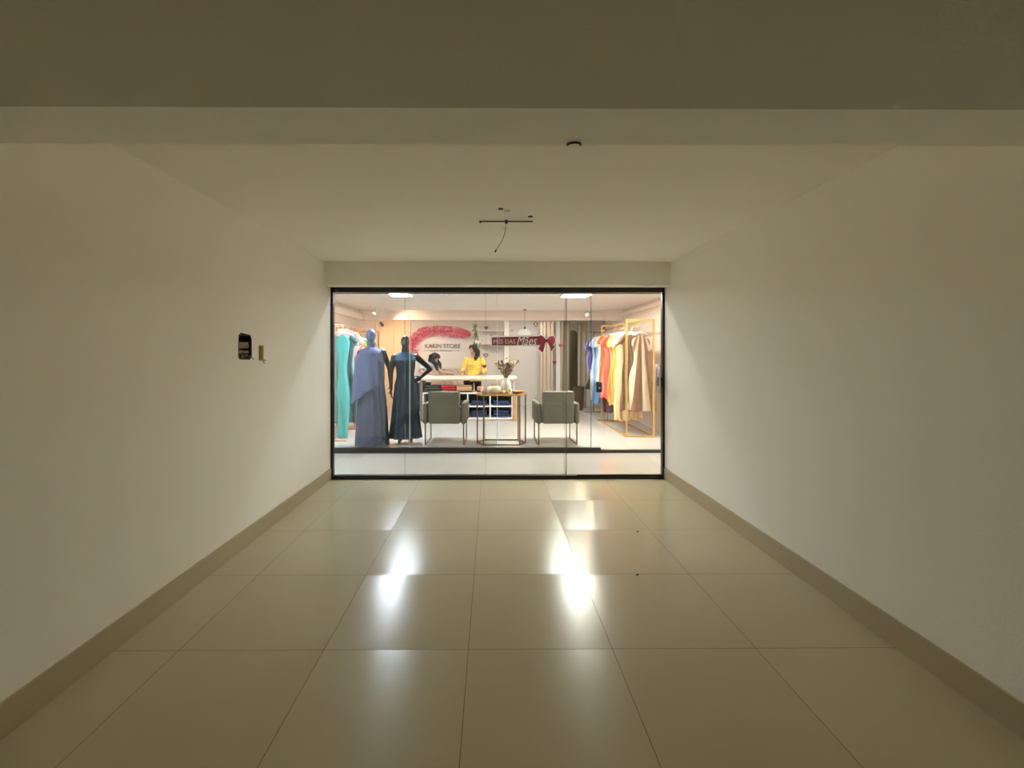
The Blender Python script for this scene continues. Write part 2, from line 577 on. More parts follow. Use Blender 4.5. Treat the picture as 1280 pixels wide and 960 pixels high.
def spot_head(x, y, z, aim, m, label, watt):
    t = thing('spotlight', label, 'spotlight', (x, y, z))
    d = (Vector(aim) - Vector((x, y, z - .09))).normalized()
    b = bmesh.new()
    add_tube(b, [(0, 0, 0), (0, 0, -.09)], .008, 8)
    add_lathe(b, [(.03, -.012), (.03, 0)], 16)
    obj('stem', b, M['white'], t)
    b = bmesh.new()
    c = Vector((0, 0, -.09))
    add_tube(b, [c - d * .06, c - d * .05, c + d * .05, c + d * .06], [.025, .036, .042, .04], 16)
    obj('lamp_head', b, m, t, True)
    b = bmesh.new()
    add_tube(b, [c + d * .058, c + d * .063], .034, 16)
    obj('lens', b, emit_mat('warm_lens', (255, 214, 168), 6), t)
    L = bpy.data.lights.new('spot_beam', 'SPOT')
    L.energy = watt
    L.color = lin((255, 220, 186))
    L.spot_size = R(95)
    L.spot_blend = .7
    L.shadow_soft_size = .04
    o = bpy.data.objects.new('spot_beam', L)
    COL.objects.link(o)
    o.parent = t
    o.location = c + d * .075
    o.rotation_euler = d.to_track_quat('-Z', 'Y').to_euler()


spot_head(-2.62, 10.2, EYE + .796, (-2.4, 11.6, 1.5), M['blackgloss'], 'black spotlight head hanging under the store beam', SPOT_W)
spot_head(-2.55, 9.4, H, (-2.95, 8.6, 1.0), M['white'], 'white spotlight on the store ceiling before the beam, left of the pair', SPOT_W)
spot_head(-2.33, 9.5, H, (-1.9, 10.1, 2.0), M['white'], 'white spotlight on the store ceiling before the beam, right of the pair', SPOT_W * .5)
spot_head(2.2, 9.9, H, (2.7, 8.4, 1.2), M['white'], 'white spotlight on the store ceiling beside the right wall rack', SPOT_W * .55)


# ------------------------------------------------------------------ small things in the empty room
t = thing('electrical_box', 'open dark electrical box with loose wires in the left wall', 'electrical box', (XL - .07, (hy0 + hy1) / 2, (hz0 + hz1) / 2))
wy, wz = (hy1 - hy0) / 2, (hz1 - hz0) / 2
b = bmesh.new()
add_box(b, (.0, -wy, -wz), (.004, wy, wz))
for s in (-1, 1):
    add_box(b, (.004, s * wy - .004 * (s > 0), -wz), (.066, s * wy + .004 * (s < 0), wz))
    add_box(b, (.004, -wy + .004, s * wz - .004 * (s > 0)), (.066, wy - .004, s * wz + .004 * (s < 0)))
obj('box_shell', b, M['plastic'], t)
b = bmesh.new()
add_box(b, (.004, -.066, -.012), (.052, .074, .034))
add_box(b, (.004, -.074, -.048), (.056, .074, -.030))
add_box(b, (.004, -.01, -.082), (.046, .074, -.056))
bmesh.ops.subdivide_edges(b, edges=list(b.edges), cuts=3, use_grid_fill=True)
for v in b.verts:
    v.co += noise.noise_vector(v.co * 60) * .008
obj('plaster_lump', b, M['plaster_dust'], t)
for k in range(4):
    b = bmesh.new()
    y = -.05 + .03 * k
    add_tube(b, [(.01, y, .05 - .03 * k), (.035, y + .02, .03 - .03 * k), (.05, y + .03, -.03 - .01 * k), (.074 + .004 * k, y + .05, -.085 - .012 * (k % 2))], .0035, 6)
    obj('wire', b, [M['black'], M['black'], M['darkgold'], M['black']][k], t, True)
b = bmesh.new()
for s in range(-1, 2):
    pass
ring = [(-wy - .006, -wz + .01), (-wy + .012, -wz - .008), (wy - .02, -wz - .012), (wy + .006, -wz + .02), (wy + .004, wz - .03), (wy - .02, wz + .004), (-wy + .02, wz + .014), (-wy - .004, wz - .02)]
inner = [(max(-wy + .006, min(wy - .006, a)), max(-wz + .006, min(wz - .006, c))) for a, c in ring]
add_rings(b, [[(.0701, a, c) for a, c in ring], [(.0715, a * .99, c * .99) for a, c in ring], [(.069, a, c) for a, c in inner], [(.02, a, c) for a, c in inner]], cap=False)
obj('broken_edge', b, M['plastic'], t)

t = thing('conduit_stub', 'short yellow conduit stub sticking out of the left wall', 'conduit', (XL, 3.436, 1.453))
b = bmesh.new()
prof = []
for k in range(12):
    z = -.055 + k * .01
    prof += [(.027, z), (.0295, z + .003), (.0295, z + .006)]
add_lathe(b, prof, 16)
bmesh.ops.scale(b, verts=list(b.verts), vec=(.6, 1, 1))
for v in b.verts:
    v.co.x = max(v.co.x, 0.0)
obj('corrugated_tube', b, M['yellow_pvc'], t)
for s in (0, 1):
    b = bmesh.new()
    add_tube(b, [(.008, .012 * s, -.05), (.012, .02 + .015 * s, -.065 + .01 * s), (.012, .03 + .02 * s, -.085 + .022 * s)], .003, 6)
    obj('wire', b, M['black'], t, True)

bx = .115
t = thing('lamp_bracket', 'bare cross shaped lamp bracket with a dangling wire on the ceiling', 'lamp bracket', (bx, 3.25, H))
b = BX(((-.012, -.20, -.008), (.012, .25, -.001)), bevel=.002)
add_box(b, (-.02, -.21, -.012), (.02, -.16, -.001))
add_box(b, (-.02, .20, -.012), (.02, .25, -.001))
obj('ceiling_plate', b, M['white'], t)
b = BX(((-.205, -.008, -.021), (.20, .008, -.014)), bevel=.001)
add_box(b, (-.205, -.008, -.027), (-.19, .008, -.014))
obj('cross_bar', b, mat('rusty_steel', (70, 58, 42), .7, var=.2, scale=30), t)
b = bmesh.new()
add_lathe(b, [(.009, -.034), (.011, -.026), (.011, -.008)], 14)
obj('centre_bolt', b, M['black'], t)
b = bmesh.new()
pts = [(-.005, 0, -.03), (-.006, 0, -.07), (-.012, 0, -.11), (-.03, .003, -.16), (-.058, .004, -.205), (-.078, .004, -.235)]
add_tube(b, pts, .0022, 8)
w_ = obj('wire', b, M['black'], t, True)
b = bmesh.new()
add_tube(b, [(-.078, .004, -.233), (-.086, .004, -.252)], .006, 8)
obj('wire_tip', b, M['black'], w_, True)
for (px, py, lab) in ((626, 261, 'dark ceiling anchor hole nearest the foreground beam, above the bracket'), (663, 270.5, 'dark ceiling anchor hole at the right end of the lamp bracket')):
    d = (H - EYE) * FPX / (442 - py)
    b = bmesh.new()
    add_lathe(b, [(.012, -.004), (.018, -.0035), (.0195, -.001), (.0195, 0)], 14)
    o = obj('ceiling_anchor', b, M['black'], None, True)
    o.location = ((px - 614) * d / FPX, d, H)
    tag(o, lab, 'ceiling anchor')
b = bmesh.new()
pts = []
for k in range(9):
    a = PI * k / 8
    pts.append((.022 * math.cos(a), .040 - .026 * math.sin(a), -.004 - .004 * math.sin(a)))
add_tube(b, pts, .0038, 8)
o = obj('cable_loop', b, M['black'], None, True)
o.location = ((718 - 614) * 1.43 / FPX, 1.398, BEAM_Z)
tag(o, 'small black cable loop under the edge of the foreground beam', 'cable')

for (px, py, lab) in ((797.5, 665.5, 'tiny dark chip of debris on the floor, farther of the two'), (797, 719.5, 'tiny dark chip of debris on the floor, nearer of the two')):
    d = EYE * FPX / (py - 442)
    b = bmesh.new()
    add_ball(b, (0, 0, .004), (.012, .005, .005), 8, Matrix.Rotation(.7, 4, 'Z'))
    for v in b.verts:
        v.co += noise.noise_vector(v.co * 200) * .0015
        v.co.z = max(v.co.z, 0)
    o = obj('debris_chip', b, M['black'])
    o.location = ((px - 614) * d / FPX, d, 0)
    tag(o, lab, 'debris')


# ------------------------------------------------------------------ garments on hangers
def garment_bm(width, length, flare, depth, seed, folds=7, amp=.018, waist=.82, straps=False):
    """A hanging dress: top at z=0, hem at -length, broad side towards -Y."""
    rnd = random.Random(seed)
    ph = [rnd.uniform(0, 6.28) for _ in range(4)]
    depth *= .78
    amp *= 1.35
    folds *= .62
    bm = bmesh.new()
    rows, n = 18, 72
    rings = []
    for i in range(rows + 1):
        v = i / rows
        z = -length * v
        if v <= .0601:
            w = width * (.42 + .58 * (v / .06) ** .7)
            t = depth * (.35 + .4 * v / .06)
        else:
            u = (v - .06) / .94
            wa = 1 - (1 - waist) * math.exp(-((u - .3) / .16) ** 2)
            w = width * wa * (1 + (flare - 1) * max(0, (u - .25) / .75) ** 1.1)
            t = depth * (.75 + .35 * u)
        a = amp * min(1, max(0, v - .12) * 1.6)
        r = []
        for j in range(n):
            th = 2 * PI * j / n
            c, s = math.cos(th), math.sin(th)
            x = w * math.copysign(abs(c) ** .8, c)
            y = t * math.copysign(abs(s) ** .7, s)
            xn = x / max(w, .01)
            f = a * (1.5 - 2.6 * abs(math.sin(folds * xn * 1.25 + ph[0] + .25 * math.sin(v * 5))) + .5 * math.sin(folds * 2.9 * xn + ph[1] + v * 2))
            y += f * (1 if s >= 0 else .9)
            x += a * .8 * math.sin(v * 9 + ph[2] + 2 * s)
            zz = z + (.012 * math.sin(5 * x / max(w, .01) + ph[3]) if v > .9 else 0) - (abs(xn) ** 2) * .035 * (1 if v < .1 else 0) - (.055 * math.exp(-(xn / .45) ** 2) if v < .03 and s < 0 else 0)
            r.append((x, y, zz))
        rings.append(r)
    vr = add_rings(bm, rings, cap=False)
    bm.faces.new(vr[0])
    return bm


def sleeve_bm(width, s, ln, seed, puff):
    bm = bmesh.new()
    x0 = s * width * .9
    pts, rad = [], []
    for k in range(6):
        u = k / 5
        pts.append((x0 + s * (-.05 + .075 * math.sin(u * 1.5) + .03 * u), .0, -.03 - ln * u))
        rad.append((.028 + puff * math.sin(PI * (.15 + .75 * u)) * .018) * (1 + .2 * u))
    add_tube(bm, pts, rad, 12, squash=1)
    for v in bm.verts:
        v.co.y *= .62
        v.co.x += .006 * math.sin(v.co.z * 60 + seed)
    return bm


def hanger_bm(width, rise):
    bm = bmesh.new()
    add_tube(bm, [(-width * .9, 0, -.03), (-width * .45, 0, .012), (0, 0, .03), (width * .45, 0, .012), (width * .9, 0, -.03)], [.006, .008, .009, .008, .006], 8)
    add_tube(bm, [(0, 0, .03), (0, 0, rise - .03), (.012, 0, rise - .012), (.018, 0, rise), (.012, 0, rise + .014), (0, 0, rise + .018), (-.012, 0, rise + .008)], .0028, 6)
    return bm


GN = {'dress': 'dress', 'blouse': 'blouse', 'skirt': 'skirt', 'shirt': 'shirt', 'jacket': 'jacket'}
seedc = [100]


def hang(name, label, x, y, top, length, m, width=.2, flare=1.25, depth=.04, sleeves=0.0, puff=1.0, folds=7, amp=.016, rail=1.93, group=None, waist=.85, yaw=0.0):
    seedc[0] += 1
    t = thing(name, label, name.split('_')[-1], (x, y, top), yaw, group)
    obj('fabric_body', garment_bm(width, length, flare, depth, seedc[0], folds, amp, waist), m, t, True, 1)
    if sleeves:
        for s in (-1, 1):
            obj('sleeve', sleeve_bm(width, s, sleeves, seedc[0], puff), m, t, True)
    obj('hanger', hanger_bm(width, rail - top), M['white'], t, True)
    return t


def gold_rack(x0, x1, y0, y1, h, label, m, b=.03, rail=1.93):
    t = thing('clothes_rack', label, 'clothes rack', ((x0 + x1) / 2, y0, 0))
    w = (x1 - x0) / 2
    L = y1 - y0
    for yy in (0, L - b):
        fr = bmesh.new()
        add_box(fr, (-w, yy, 0), (-w + b, yy + b, h))
        add_box(fr, (w - b, yy, 0), (w, yy + b, h))
        add_box(fr, (-w + b, yy, h - b), (w - b, yy + b, h))
        add_box(fr, (-w + b, yy, 0), (w - b, yy + b, b))
        obj('end_frame', fr, m, t)
    br = bmesh.new()
    add_box(br, (-w, b, 0), (-w + b, L - b, b))
    add_box(br, (w - b, b, 0), (w, L - b, b))
    obj('floor_bar', br, m, t)
    br = bmesh.new()
    add_box(br, (-b / 2, b, h - b), (b / 2, L - b, h))
    obj('top_bar', br, m, t)
    for yy in (.12, L * .5, L - .15):
        obj('drop_bar', BX(((-b / 2, yy, rail), (b / 2, yy + b, h - b))), m, t)
    br = bmesh.new()
    add_tube(br, [(0, .02, rail), (0, L - .02, rail)], .011, 12)
    obj('hanging_rail', br, m, t, True)
    return t


def stripe_mat(a, b_, freq, phase=0.0, slant=0.0):
    m = fabric(a)
    nt = m.node_tree
    bs = nt.nodes['Principled BSDF']
    tc = nt.nodes.new('ShaderNodeTexCoord')
    sp = nt.nodes.new('ShaderNodeSeparateXYZ')
    nt.links.new(tc.outputs['Object'], sp.inputs[0])

    def mm(op, p, q):
        k = nt.nodes.new('ShaderNodeMath')
        k.operation = op
        for i, v in enumerate((p, q)):
            if isinstance(v, (int, float)):
                k.inputs[i].default_value = v
            else:
                nt.links.new(v, k.inputs[i])
        return k.outputs[0]
    # stripes fan out from the waist like cut gores
    ang = mm('DIVIDE', sp.outputs[0], mm('ADD', mm('MULTIPLY', sp.outputs[2], -slant), .12)) if slant else sp.outputs[0]
    f = mm('FRACT', mm('ADD', mm('MULTIPLY', ang, freq), phase), 0)
    g = mm('LESS_THAN', f, .45)
    mx = nt.nodes.new('ShaderNodeMix')
    mx.data_type = 'RGBA'
    mx.inputs[6].default_value = (*lin(a), 1)
    mx.inputs[7].default_value = (*lin(b_), 1)
    nt.links.new(g, mx.inputs[0])
    nt.links.new(mx.outputs[2], bs.inputs['Base Color'])
    return m


# --- right rack
RX0, RX1 = 2.33, 2.83
RXC = (RX0 + RX1) / 2
gold_rack(RX0, RX1, 7.36, 9.04, 2.05, 'tall gold box frame clothes rack along the right store wall', M['gold'])
GR = 'clothes on the right gold rack'
hang('striped_skirt', 'long brown flared skirt with wide cream panels at the front of the right gold rack', 2.63, 7.48, 1.80, 1.36, stripe_mat((128, 90, 66), (204, 182, 152), 2.4, .95, .55), .165, 1.5, .035, amp=.02, group=GR, folds=5, waist=.7)
hang('brown_dress', 'taupe brown dress hanging behind the cream panelled skirt', 2.50, 7.59, 1.81, 1.38, fabric((112, 84, 66)), .17, 1.15, .034, .16, group=GR)
hang('white_dress', 'narrow white dress between the brown garments on the right rack', 2.54, 7.68, 1.80, 1.36, fabric((222, 208, 192)), .13, 1.1, .032, group=GR)
hang('beige_dress', 'beige long dress on the right rack next to the mustard one', 2.52, 7.78, 1.79, 1.52, fabric((206, 170, 126)), .20, 1.2, .034, .15, group=GR)
hang('cream_dress', 'pale cream pleated dress with the lowest hem on the right rack', 2.50, 7.89, 1.79, 1.58, fabric((232, 200, 150)), .20, 1.22, .034, .2, 1.3, 12, .014, group=GR)
hang('mustard_dress', 'mustard yellow dress with short sleeves on the right rack', 2.50, 8.00, 1.82, 1.30, fabric((226, 172, 82)), .21, 1.2, .034, .22, 1.4, group=GR)
hang('yellow_dress', 'light yellow ruffled dress beside the mustard one', 2.50, 8.11, 1.83, 1.36, fabric((244, 196, 104)), .21, 1.25, .034, .24, 1.5, group=GR)
hang('orange_dress', 'orange dress hanging beyond the light yellow one', 2.49, 8.22, 1.82, 1.34, fabric((236, 140, 66)), .20, 1.2, .034, .2, group=GR)
hang('peach_dress', 'soft peach dress between the two orange garments', 2.50, 8.33, 1.80, 1.30, fabric((246, 178, 130)), .19, 1.2, .032, group=GR)
hang('vermilion_dress', 'bright vermilion red dress on the right rack', 2.49, 8.44, 1.83, 1.28, fabric((232, 78, 54)), .20, 1.2, .034, .18, group=GR)
hang('coral_dress', 'coral red dress with a pointed hem on the right rack', 2.49, 8.55, 1.80, 1.22, fabric((240, 98, 84)), .20, 1.25, .034, .12, group=GR)
hang('pink_dress', 'salmon pink dress near the far end of the right rack', 2.48, 8.66, 1.80, 1.2, fabric((244, 138, 122)), .20, 1.28, .034, .14, group=GR)
hang('burgundy_dress', 'dark burgundy dress hanging lowest behind the coral ones', 2.50, 8.77, 1.66, 1.42, fabric((78, 30, 38)), .18, 1.1, .032, rail=1.93, group=GR)
hang('rust_dress', 'rust orange dress against the far frame of the right rack', 2.48, 8.89, 1.84, 1.30, fabric((222, 110, 48)), .20, 1.15, .032, .16, group=GR)

# --- second right rack, beyond the first
t = thing('clothes_rack', 'thin black rail rack beyond the gold rack on the right', 'clothes rack', (2.52, 9.2, 0))
for yy in (0, 1.3):
    b = bmesh.new()
    add_tube(b, [(0, yy, .02), (0, yy, 1.98)], .012, 10)
    add_tube(b, [(-.22, yy, .012), (.22, yy, .012)], .012, 10)
    add_tube(b, [(-.25, yy, 1.98), (.25, yy, 1.98)], .010, 10)
    obj('post', b, M['darkgold'], t, True)
b = bmesh.new()
add_tube(b, [(0, 0, 1.95), (0, 1.3, 1.95)], .011, 10)
obj('hanging_rail', b, M['darkgold'], t, True)
GR2 = 'clothes on the far right rail'
hang('white_shirt', 'white patterned shirt on the far right rail next to the gold frame', 2.52, 9.32, 1.82, .98, fabric((236, 232, 236), .2), .2, 1.1, .035, .2, group=GR2, rail=1.95)
hang('lightblue_shirt', 'light blue shirt on the far right rail behind the white one', 2.50, 9.46, 1.81, 1.02, fabric((150, 196, 236), .2), .2, 1.1, .035, .22, group=GR2, rail=1.95)
hang('denim_dress', 'washed denim dress reaching low on the far right rail', 2.50, 9.58, 1.70, 1.36, fabric((92, 130, 178), .2), .19, 1.2, .035, group=GR2, rail=1.95)
hang('pale_dress', 'pale blue white dress in the middle of the far right rail', 2.49, 9.70, 1.80, 1.30, fabric((204, 220, 240), .15), .2, 1.2, .035, .16, group=GR2, rail=1.95)
hang('purple_blouse', 'purple blue blouse on the far right rail', 2.48, 9.84, 1.82, .74, fabric((92, 84, 150), .2), .21, 1.1, .04, .24, group=GR2, rail=1.95)
hang('lilac_blouse', 'lilac patterned blouse at the end of the far right rail', 2.46, 9.97, 1.80, .8, fabric((150, 140, 200), .3), .22, 1.1, .04, .26, group=GR2, rail=1.95)
hang('charcoal_skirt', 'dark charcoal flared skirt at the end of the far right rail', 2.46, 10.05, 1.22, .62, fabric((46, 48, 58)), .13, 1.9, .035, group=GR2, rail=1.95)

# --- left front rack, copper
t = thing('clothes_rack', 'slim rose gold rail rack with turquoise dresses at the far left', 'clothes rack', (-2.62, 7.06, 0))
for yy in (0, 1.12):
    b = bmesh.new()
    add_tube(b, [(0, yy, .02), (0, yy, 1.95)], .012, 10)
    add_tube(b, [(-.2, yy, .014), (.22, yy, .014)], .012, 10)
    for xx in (-.2, .22):
        add_tube(b, [(xx, yy, 0), (xx, yy, .014)], .016, 10)
    add_tube(b, [(-.2, yy, 1.955), (.17, yy, 1.955)], .011, 10)
    obj('post', b, M['copper'], t, True)
b = bmesh.new()
add_tube(b, [(0, 0, 1.93), (0, 1.12, 1.93)], .011, 10)
obj('hanging_rail', b, M['copper'], t, True)
GL = 'dresses on the left rose gold rack'
hang('turquoise_dress', 'long bright turquoise dress with crossed straps at the far left', -2.485, 7.16, 1.80, 1.76, fabric((80, 182, 176)), .115, .72, .035, group=GL, amp=.012, waist=.55, folds=4)
hang('sage_dress', 'grey green dress at the left edge beside the turquoise one', -2.68, 7.27, 1.79, 1.5, fabric((118, 142, 134)), .2, 1.2, .035, .16, group=GL)
hang('teal_dress', 'slate teal dress with a slanted hem behind the turquoise one', -2.58, 7.38, 1.78, 1.52, fabric((88, 116, 122)), .22, 1.25, .035, .12, group=GL)
hang('mint_dress', 'pale mint dress in the middle of the rose gold rack', -2.6, 7.5, 1.8, 1.4, fabric((160, 206, 196)), .21, 1.1, .035, .18, group=GL)
hang('pink_blouse', 'pink blouse with a pale collar on the rose gold rack', -2.57, 7.62, 1.83, .8, fabric((232, 160, 160)), .22, 1.1, .035, .2, group=GL)
hang('grey_dress', 'light grey dress next to the pink blouse', -2.58, 7.75, 1.80, 1.4, fabric((168, 170, 172)), .2, 1.2, .035, .12, group=GL)
hang('coral_blouse', 'coral pink blouse at the far end of the rose gold rack', -2.56, 7.9, 1.6, .95, fabric((238, 140, 130)), .21, 1.2, .035, .1, group=GL)

# --- left rear rack, gold
gold_rack(-3.06, -2.62, 8.4, 10.0, 1.97, 'gold box frame clothes rack behind the caped mannequin', M['gold'], .028, 1.88)
GL2 = 'clothes on the left gold rack'
for k, (nm, lab, c, ln, sl) in enumerate((
        ('amber_dress', 'amber yellow dress nearest on the left gold rack', (246, 186, 74), 1.1, .2),
        ('orange_blouse', 'pale orange blouse on the left gold rack', (240, 160, 84), .8, .2),
        ('lemon_dress', 'lemon yellow dress on the left gold rack', (244, 224, 128), 1.2, .12),
        ('green_blouse', 'leaf green blouse on the left gold rack', (128, 176, 106), .8, .2),
        ('aqua_dress', 'aqua green dress behind the leaf green blouse', (120, 190, 180), 1.2, .1),
        ('blue_blouse', 'dusty blue blouse behind the caped mannequin', (96, 116, 158), .8, .2),
        ('white_blouse', 'white blouse on the left gold rack', (238, 234, 232), .8, .2),
        ('mauve_dress', 'mauve dress beside the white blouse on the left gold rack', (150, 130, 150), 1.1, .1),
        ('ivory_blouse', 'ivory blouse at the far end of the left gold rack', (240, 230, 200), .8, .2))):
    hang(nm, lab, -2.84, 8.52 + .155 * k, 1.76, ln, fabric(c), .19, 1.15, .035, sl, rail=1.88, group=GL2)


# ------------------------------------------------------------------ bodies
def add_head(bm, c, yaw=0.0, pitch=0.0, s=1.0, ears=True, face=True):
    """Egg-shaped head facing -Y before turning; c is the skull centre."""
    rot = Matrix.Rotation(yaw, 4, 'Z') @ Matrix.Rotation(pitch, 4, 'X')
    tr = Matrix.Translation(c) @ rot @ Matrix.Scale(s, 4)
    hb = bmesh.new()
    bmesh.ops.create_uvsphere(hb, u_segments=40, v_segments=28, radius=1)

    def g(x, z, x0, z0, sx, sz):
        return math.exp(-((x - x0) / sx) ** 2 - ((z - z0) / sz) ** 2)
    for v in hb.verts:
        x, y, z = v.co
        front = max(0, -y)
        w = .074 * (1 - .28 * max(0, -z) ** 1.5)
        px, py, pz = x * w, y * (.094 if y > 0 else .088), z * .112
        if y > 0 and z < 0:
            py *= 1 - .5 * (-z) ** 1.3
        if z < -.3 and y < 0:
            py *= 1.02
        if face:
            d = .031 * g(px, pz, 0, -.028, .012, .014) + .012 * g(px, pz, 0, -.004, .008, .026)      # nose
            d -= .011 * (g(px, pz, .03, .006, .016, .011) + g(px, pz, -.03, .006, .016, .011))          # eye sockets
            d += .005 * (g(px, pz, .03, .002, .010, .007) + g(px, pz, -.03, .002, .010, .007))          # lids
            d += .006 * (g(px, pz, 0, -.058, .02, .006) + g(px, pz, 0, -.07, .017, .006))               # lips
            d += .007 * g(px, pz, 0, -.098, .022, .014)                                                 # chin
            d += .004 * g(px, pz, 0, .026, .045, .010)                                                  # brow
        else:
            d = .010 * g(px, pz, 0, -.022, .014, .03) - .005 * (g(px, pz, .03, .006, .02, .014) + g(px, pz, -.03, .006, .02, .014))
        py -= d * min(1, front * 2)
        v.co = (px, py, pz)
    if ears:
        for sx in (-1, 1):
            add_ball(hb, (sx * .074, .012, -.008), (.010, .019, .031), 12)
    bmesh.ops.transform(hb, matrix=tr, verts=list(hb.verts))
    me = bpy.data.meshes.new('h')
    hb.to_mesh(me)
    hb.free()
    bm.from_mesh(me)
    bpy.data.meshes.remove(me)
    return tr


def add_hand(bm, wrist, dirv, palm_n, thumb_side, curl=.5, s=1.0):
    """Palm, four unequal bent fingers and a thumb from the side of the palm."""
    d = Vector(dirv).normalized()
    n = Vector(palm_n)
    n = (n - d * n.dot(d)).normalized()
    sd = d.cross(n).normalized() * thumb_side
    w = Vector(wrist)
    rot = Matrix((sd, d, n)).transposed().to_4x4()
    add_ball(bm, w + d * .045 * s, (.040 * s, .052 * s, .016 * s), 14, rot)
    for k, (off, ln) in enumerate(((.028, .070), (.010, .080), (-.009, .075), (-.027, .058))):
        p0 = w + d * .08 * s + sd * off * s
        pts = [p0 - d * .03 * s, p0]
        a = 0.0
        for seg, f in enumerate((.45, .32, .25)):
            a += curl * (.5 + .4 * seg)
            pts.append(pts[-1] + (d * math.cos(a) + n * math.sin(a)) * ln * f * s)
        add_tube(bm, pts, [.010 * s, .0098 * s, .009 * s, .0085 * s, .007 * s], 8)
        add_ball(bm, pts[-1], .007 * s, 8)
    p0 = w + d * .025 * s + sd * .028 * s
    p1 = p0 + (sd * .7 + d * .6 + n * .3).normalized() * .04 * s
    p2 = p1 + (d * .85 + sd * .25 + n * (.3 + curl * .4)).normalized() * .035 * s
    add_tube(bm, [p0 - sd * .015, p0, p1, p2], [.012 * s, .012 * s, .0105 * s, .008 * s], 8)
    add_ball(bm, p2, .008 * s, 8)


def torso(bm, secs, n=24):
    """secs: (centre, half width, half depth)"""
    rings = []
    for c, w, d in secs:
        c = Vector(c)
        rings.append([c + Vector((w * math.cos(a), d * math.sin(a), 0)) for a in (2 * PI * j / n for j in range(n))])
    add_rings(bm, rings)


def body_bm(P_, voxel=.0065, face=True, yaw=0, pitch=0, hands=True):
    """P_: joint dictionary -> one continuous skin"""
    bm = bmesh.new()
    torso(bm, P_['torso'])
    add_limb(bm, P_['neck0'], P_['neck1'], P_.get('nr', .056), P_.get('nr', .05))
    add_head(bm, P_['head'], yaw, pitch, P_.get('hs', 1.0), ears=face, face=face)
    for s in ('l', 'r'):
        sh, el, wr = P_['sh_' + s], P_['el_' + s], P_['wr_' + s]
        add_limb(bm, sh, el, .050, .038)
        add_limb(bm, el, wr, .038, .025)
        if hands:
            add_hand(bm, wr, P_['hd_' + s], P_['hn_' + s], P_.get('ht_' + s, 1), P_.get('hc_' + s, .35))
        hip, kn, an = P_['hip_' + s], P_['kn_' + s], P_['an_' + s]
        add_limb(bm, hip, kn, .085, .055)
        add_limb(bm, kn, an, .055, .036)
        an = Vector(an)
        f = Vector(P_.get('ft', (0, -1, 0)))
        add_tube(bm, [an + Vector((0, 0, -.03)) - f * .05, an + Vector((0, 0, -.035)), an + f * .09 + Vector((0, 0, -.05)), an + f * .16 + Vector((0, 0, -.058))], [.03, .036, .032, .018], 12)
    return remeshed(bm, voxel, 5, .5)


def shell(bm_body, pred, off, rough=.006, fs=9.0):
    """Clothing: the part of the body skin chosen by pred, pushed outwards with soft folds and given thickness."""
    b = bm_body.copy()
    b.normal_update()
    kill = [f for f in b.faces if not pred(f.calc_center_median())]
    bmesh.ops.delete(b, geom=kill, context='FACES')
    b.normal_update()
    for v in b.verts:
        v['o'] if False else None
    co = [(v.co + v.normal * (off + rough * noise.noise(v.co * fs) + rough * .5 * noise.noise(v.co * fs * 2.3))) for v in b.verts]
    for v, c in zip(b.verts, co):
        v.co = c
    bmesh.ops.smooth_vert(b, verts=list(b.verts), factor=.5, use_axis_x=True, use_axis_y=True, use_axis_z=True)
    return b


def dist_seg(p, a, b):
    a, b = Vector(a), Vector(b)
    t = max(0, min(1, (p - a).dot(b - a) / (b - a).length_squared))
    return (p - a.lerp(b, t)).length


def shade_smooth(o):
    for p in o.data.polygons:
        p.use_smooth = True
    return o


# ------------------------------------------------------------------ mannequins
def gown_rings(secs, n=56, folds=9, amp0=0.0, amp1=.02, seed=1):
    """secs: (cx, cy, z, w, d) -> ring list with folds growing downwards"""
    rnd = random.Random(seed)
    p0, p1 = rnd.uniform(0, 6), rnd.uniform(0, 6)
    out = []
    for i, (cx, cy, z, w, d) in enumerate(secs):
        u = i / (len(secs) - 1)
        a = amp0 + (amp1 - amp0) * u
        r = []
        for j in range(n):
            th = 2 * PI * j / n
            k = 1 + a * (math.sin(folds * th + p0) + .6 * math.sin((folds + 4) * th + p1 + u)) / max(w, .05) * .6
            r.append((cx + w * math.cos(th) * k, cy + d * math.sin(th) * k, z))
        out.append(r)
    return out


def interp(keys, n):
    """keys: list of (z, ...) tuples, densified with smooth interpolation"""
    out = []
    z0, z1 = keys[0][0], keys[-1][0]
    for i in range(n + 1):
        z = z0 + (z1 - z0) * i / n
        for a, b in zip(keys, keys[1:]):
            if min(a[0], b[0]) - 1e-6 <= z <= max(a[0], b[0]) + 1e-6:
                t = (z - a[0]) / (b[0] - a[0])
                t = t * t * (3 - 2 * t) * .5 + t * .5
                out.append((z, *[p + (q - p) * t for p, q in zip(a[1:], b[1:])]))
                break
    return out


def mannequin_joints(h):
    k = h / 1.73
    def v(x, y, z):
        return Vector((x * k, y * k, z * k))
    J = {'torso': [(v(0, 0, .86), .12 * k, .09 * k), (v(0, 0, .93), .155 * k, .105 * k), (v(0, 0, 1.08), .115 * k, .08 * k), (v(0, -.01, 1.26), .145 * k, .10 * k), (v(0, 0, 1.38), .15 * k, .08 * k), (v(0, 0, 1.44), .07 * k, .055 * k)],
         'neck0': v(0, 0, 1.42), 'neck1': v(0, -.005, 1.53), 'head': v(0, -.015, 1.62), 'hs': k * .96, 'nr': .06,
         'hip_l': v(.08, 0, .88), 'kn_l': v(.085, -.01, .48), 'an_l': v(.085, .02, .085),
         'hip_r': v(-.08, 0, .88), 'kn_r': v(-.085, -.01, .48), 'an_r': v(-.085, .02, .085)}
    return J, v


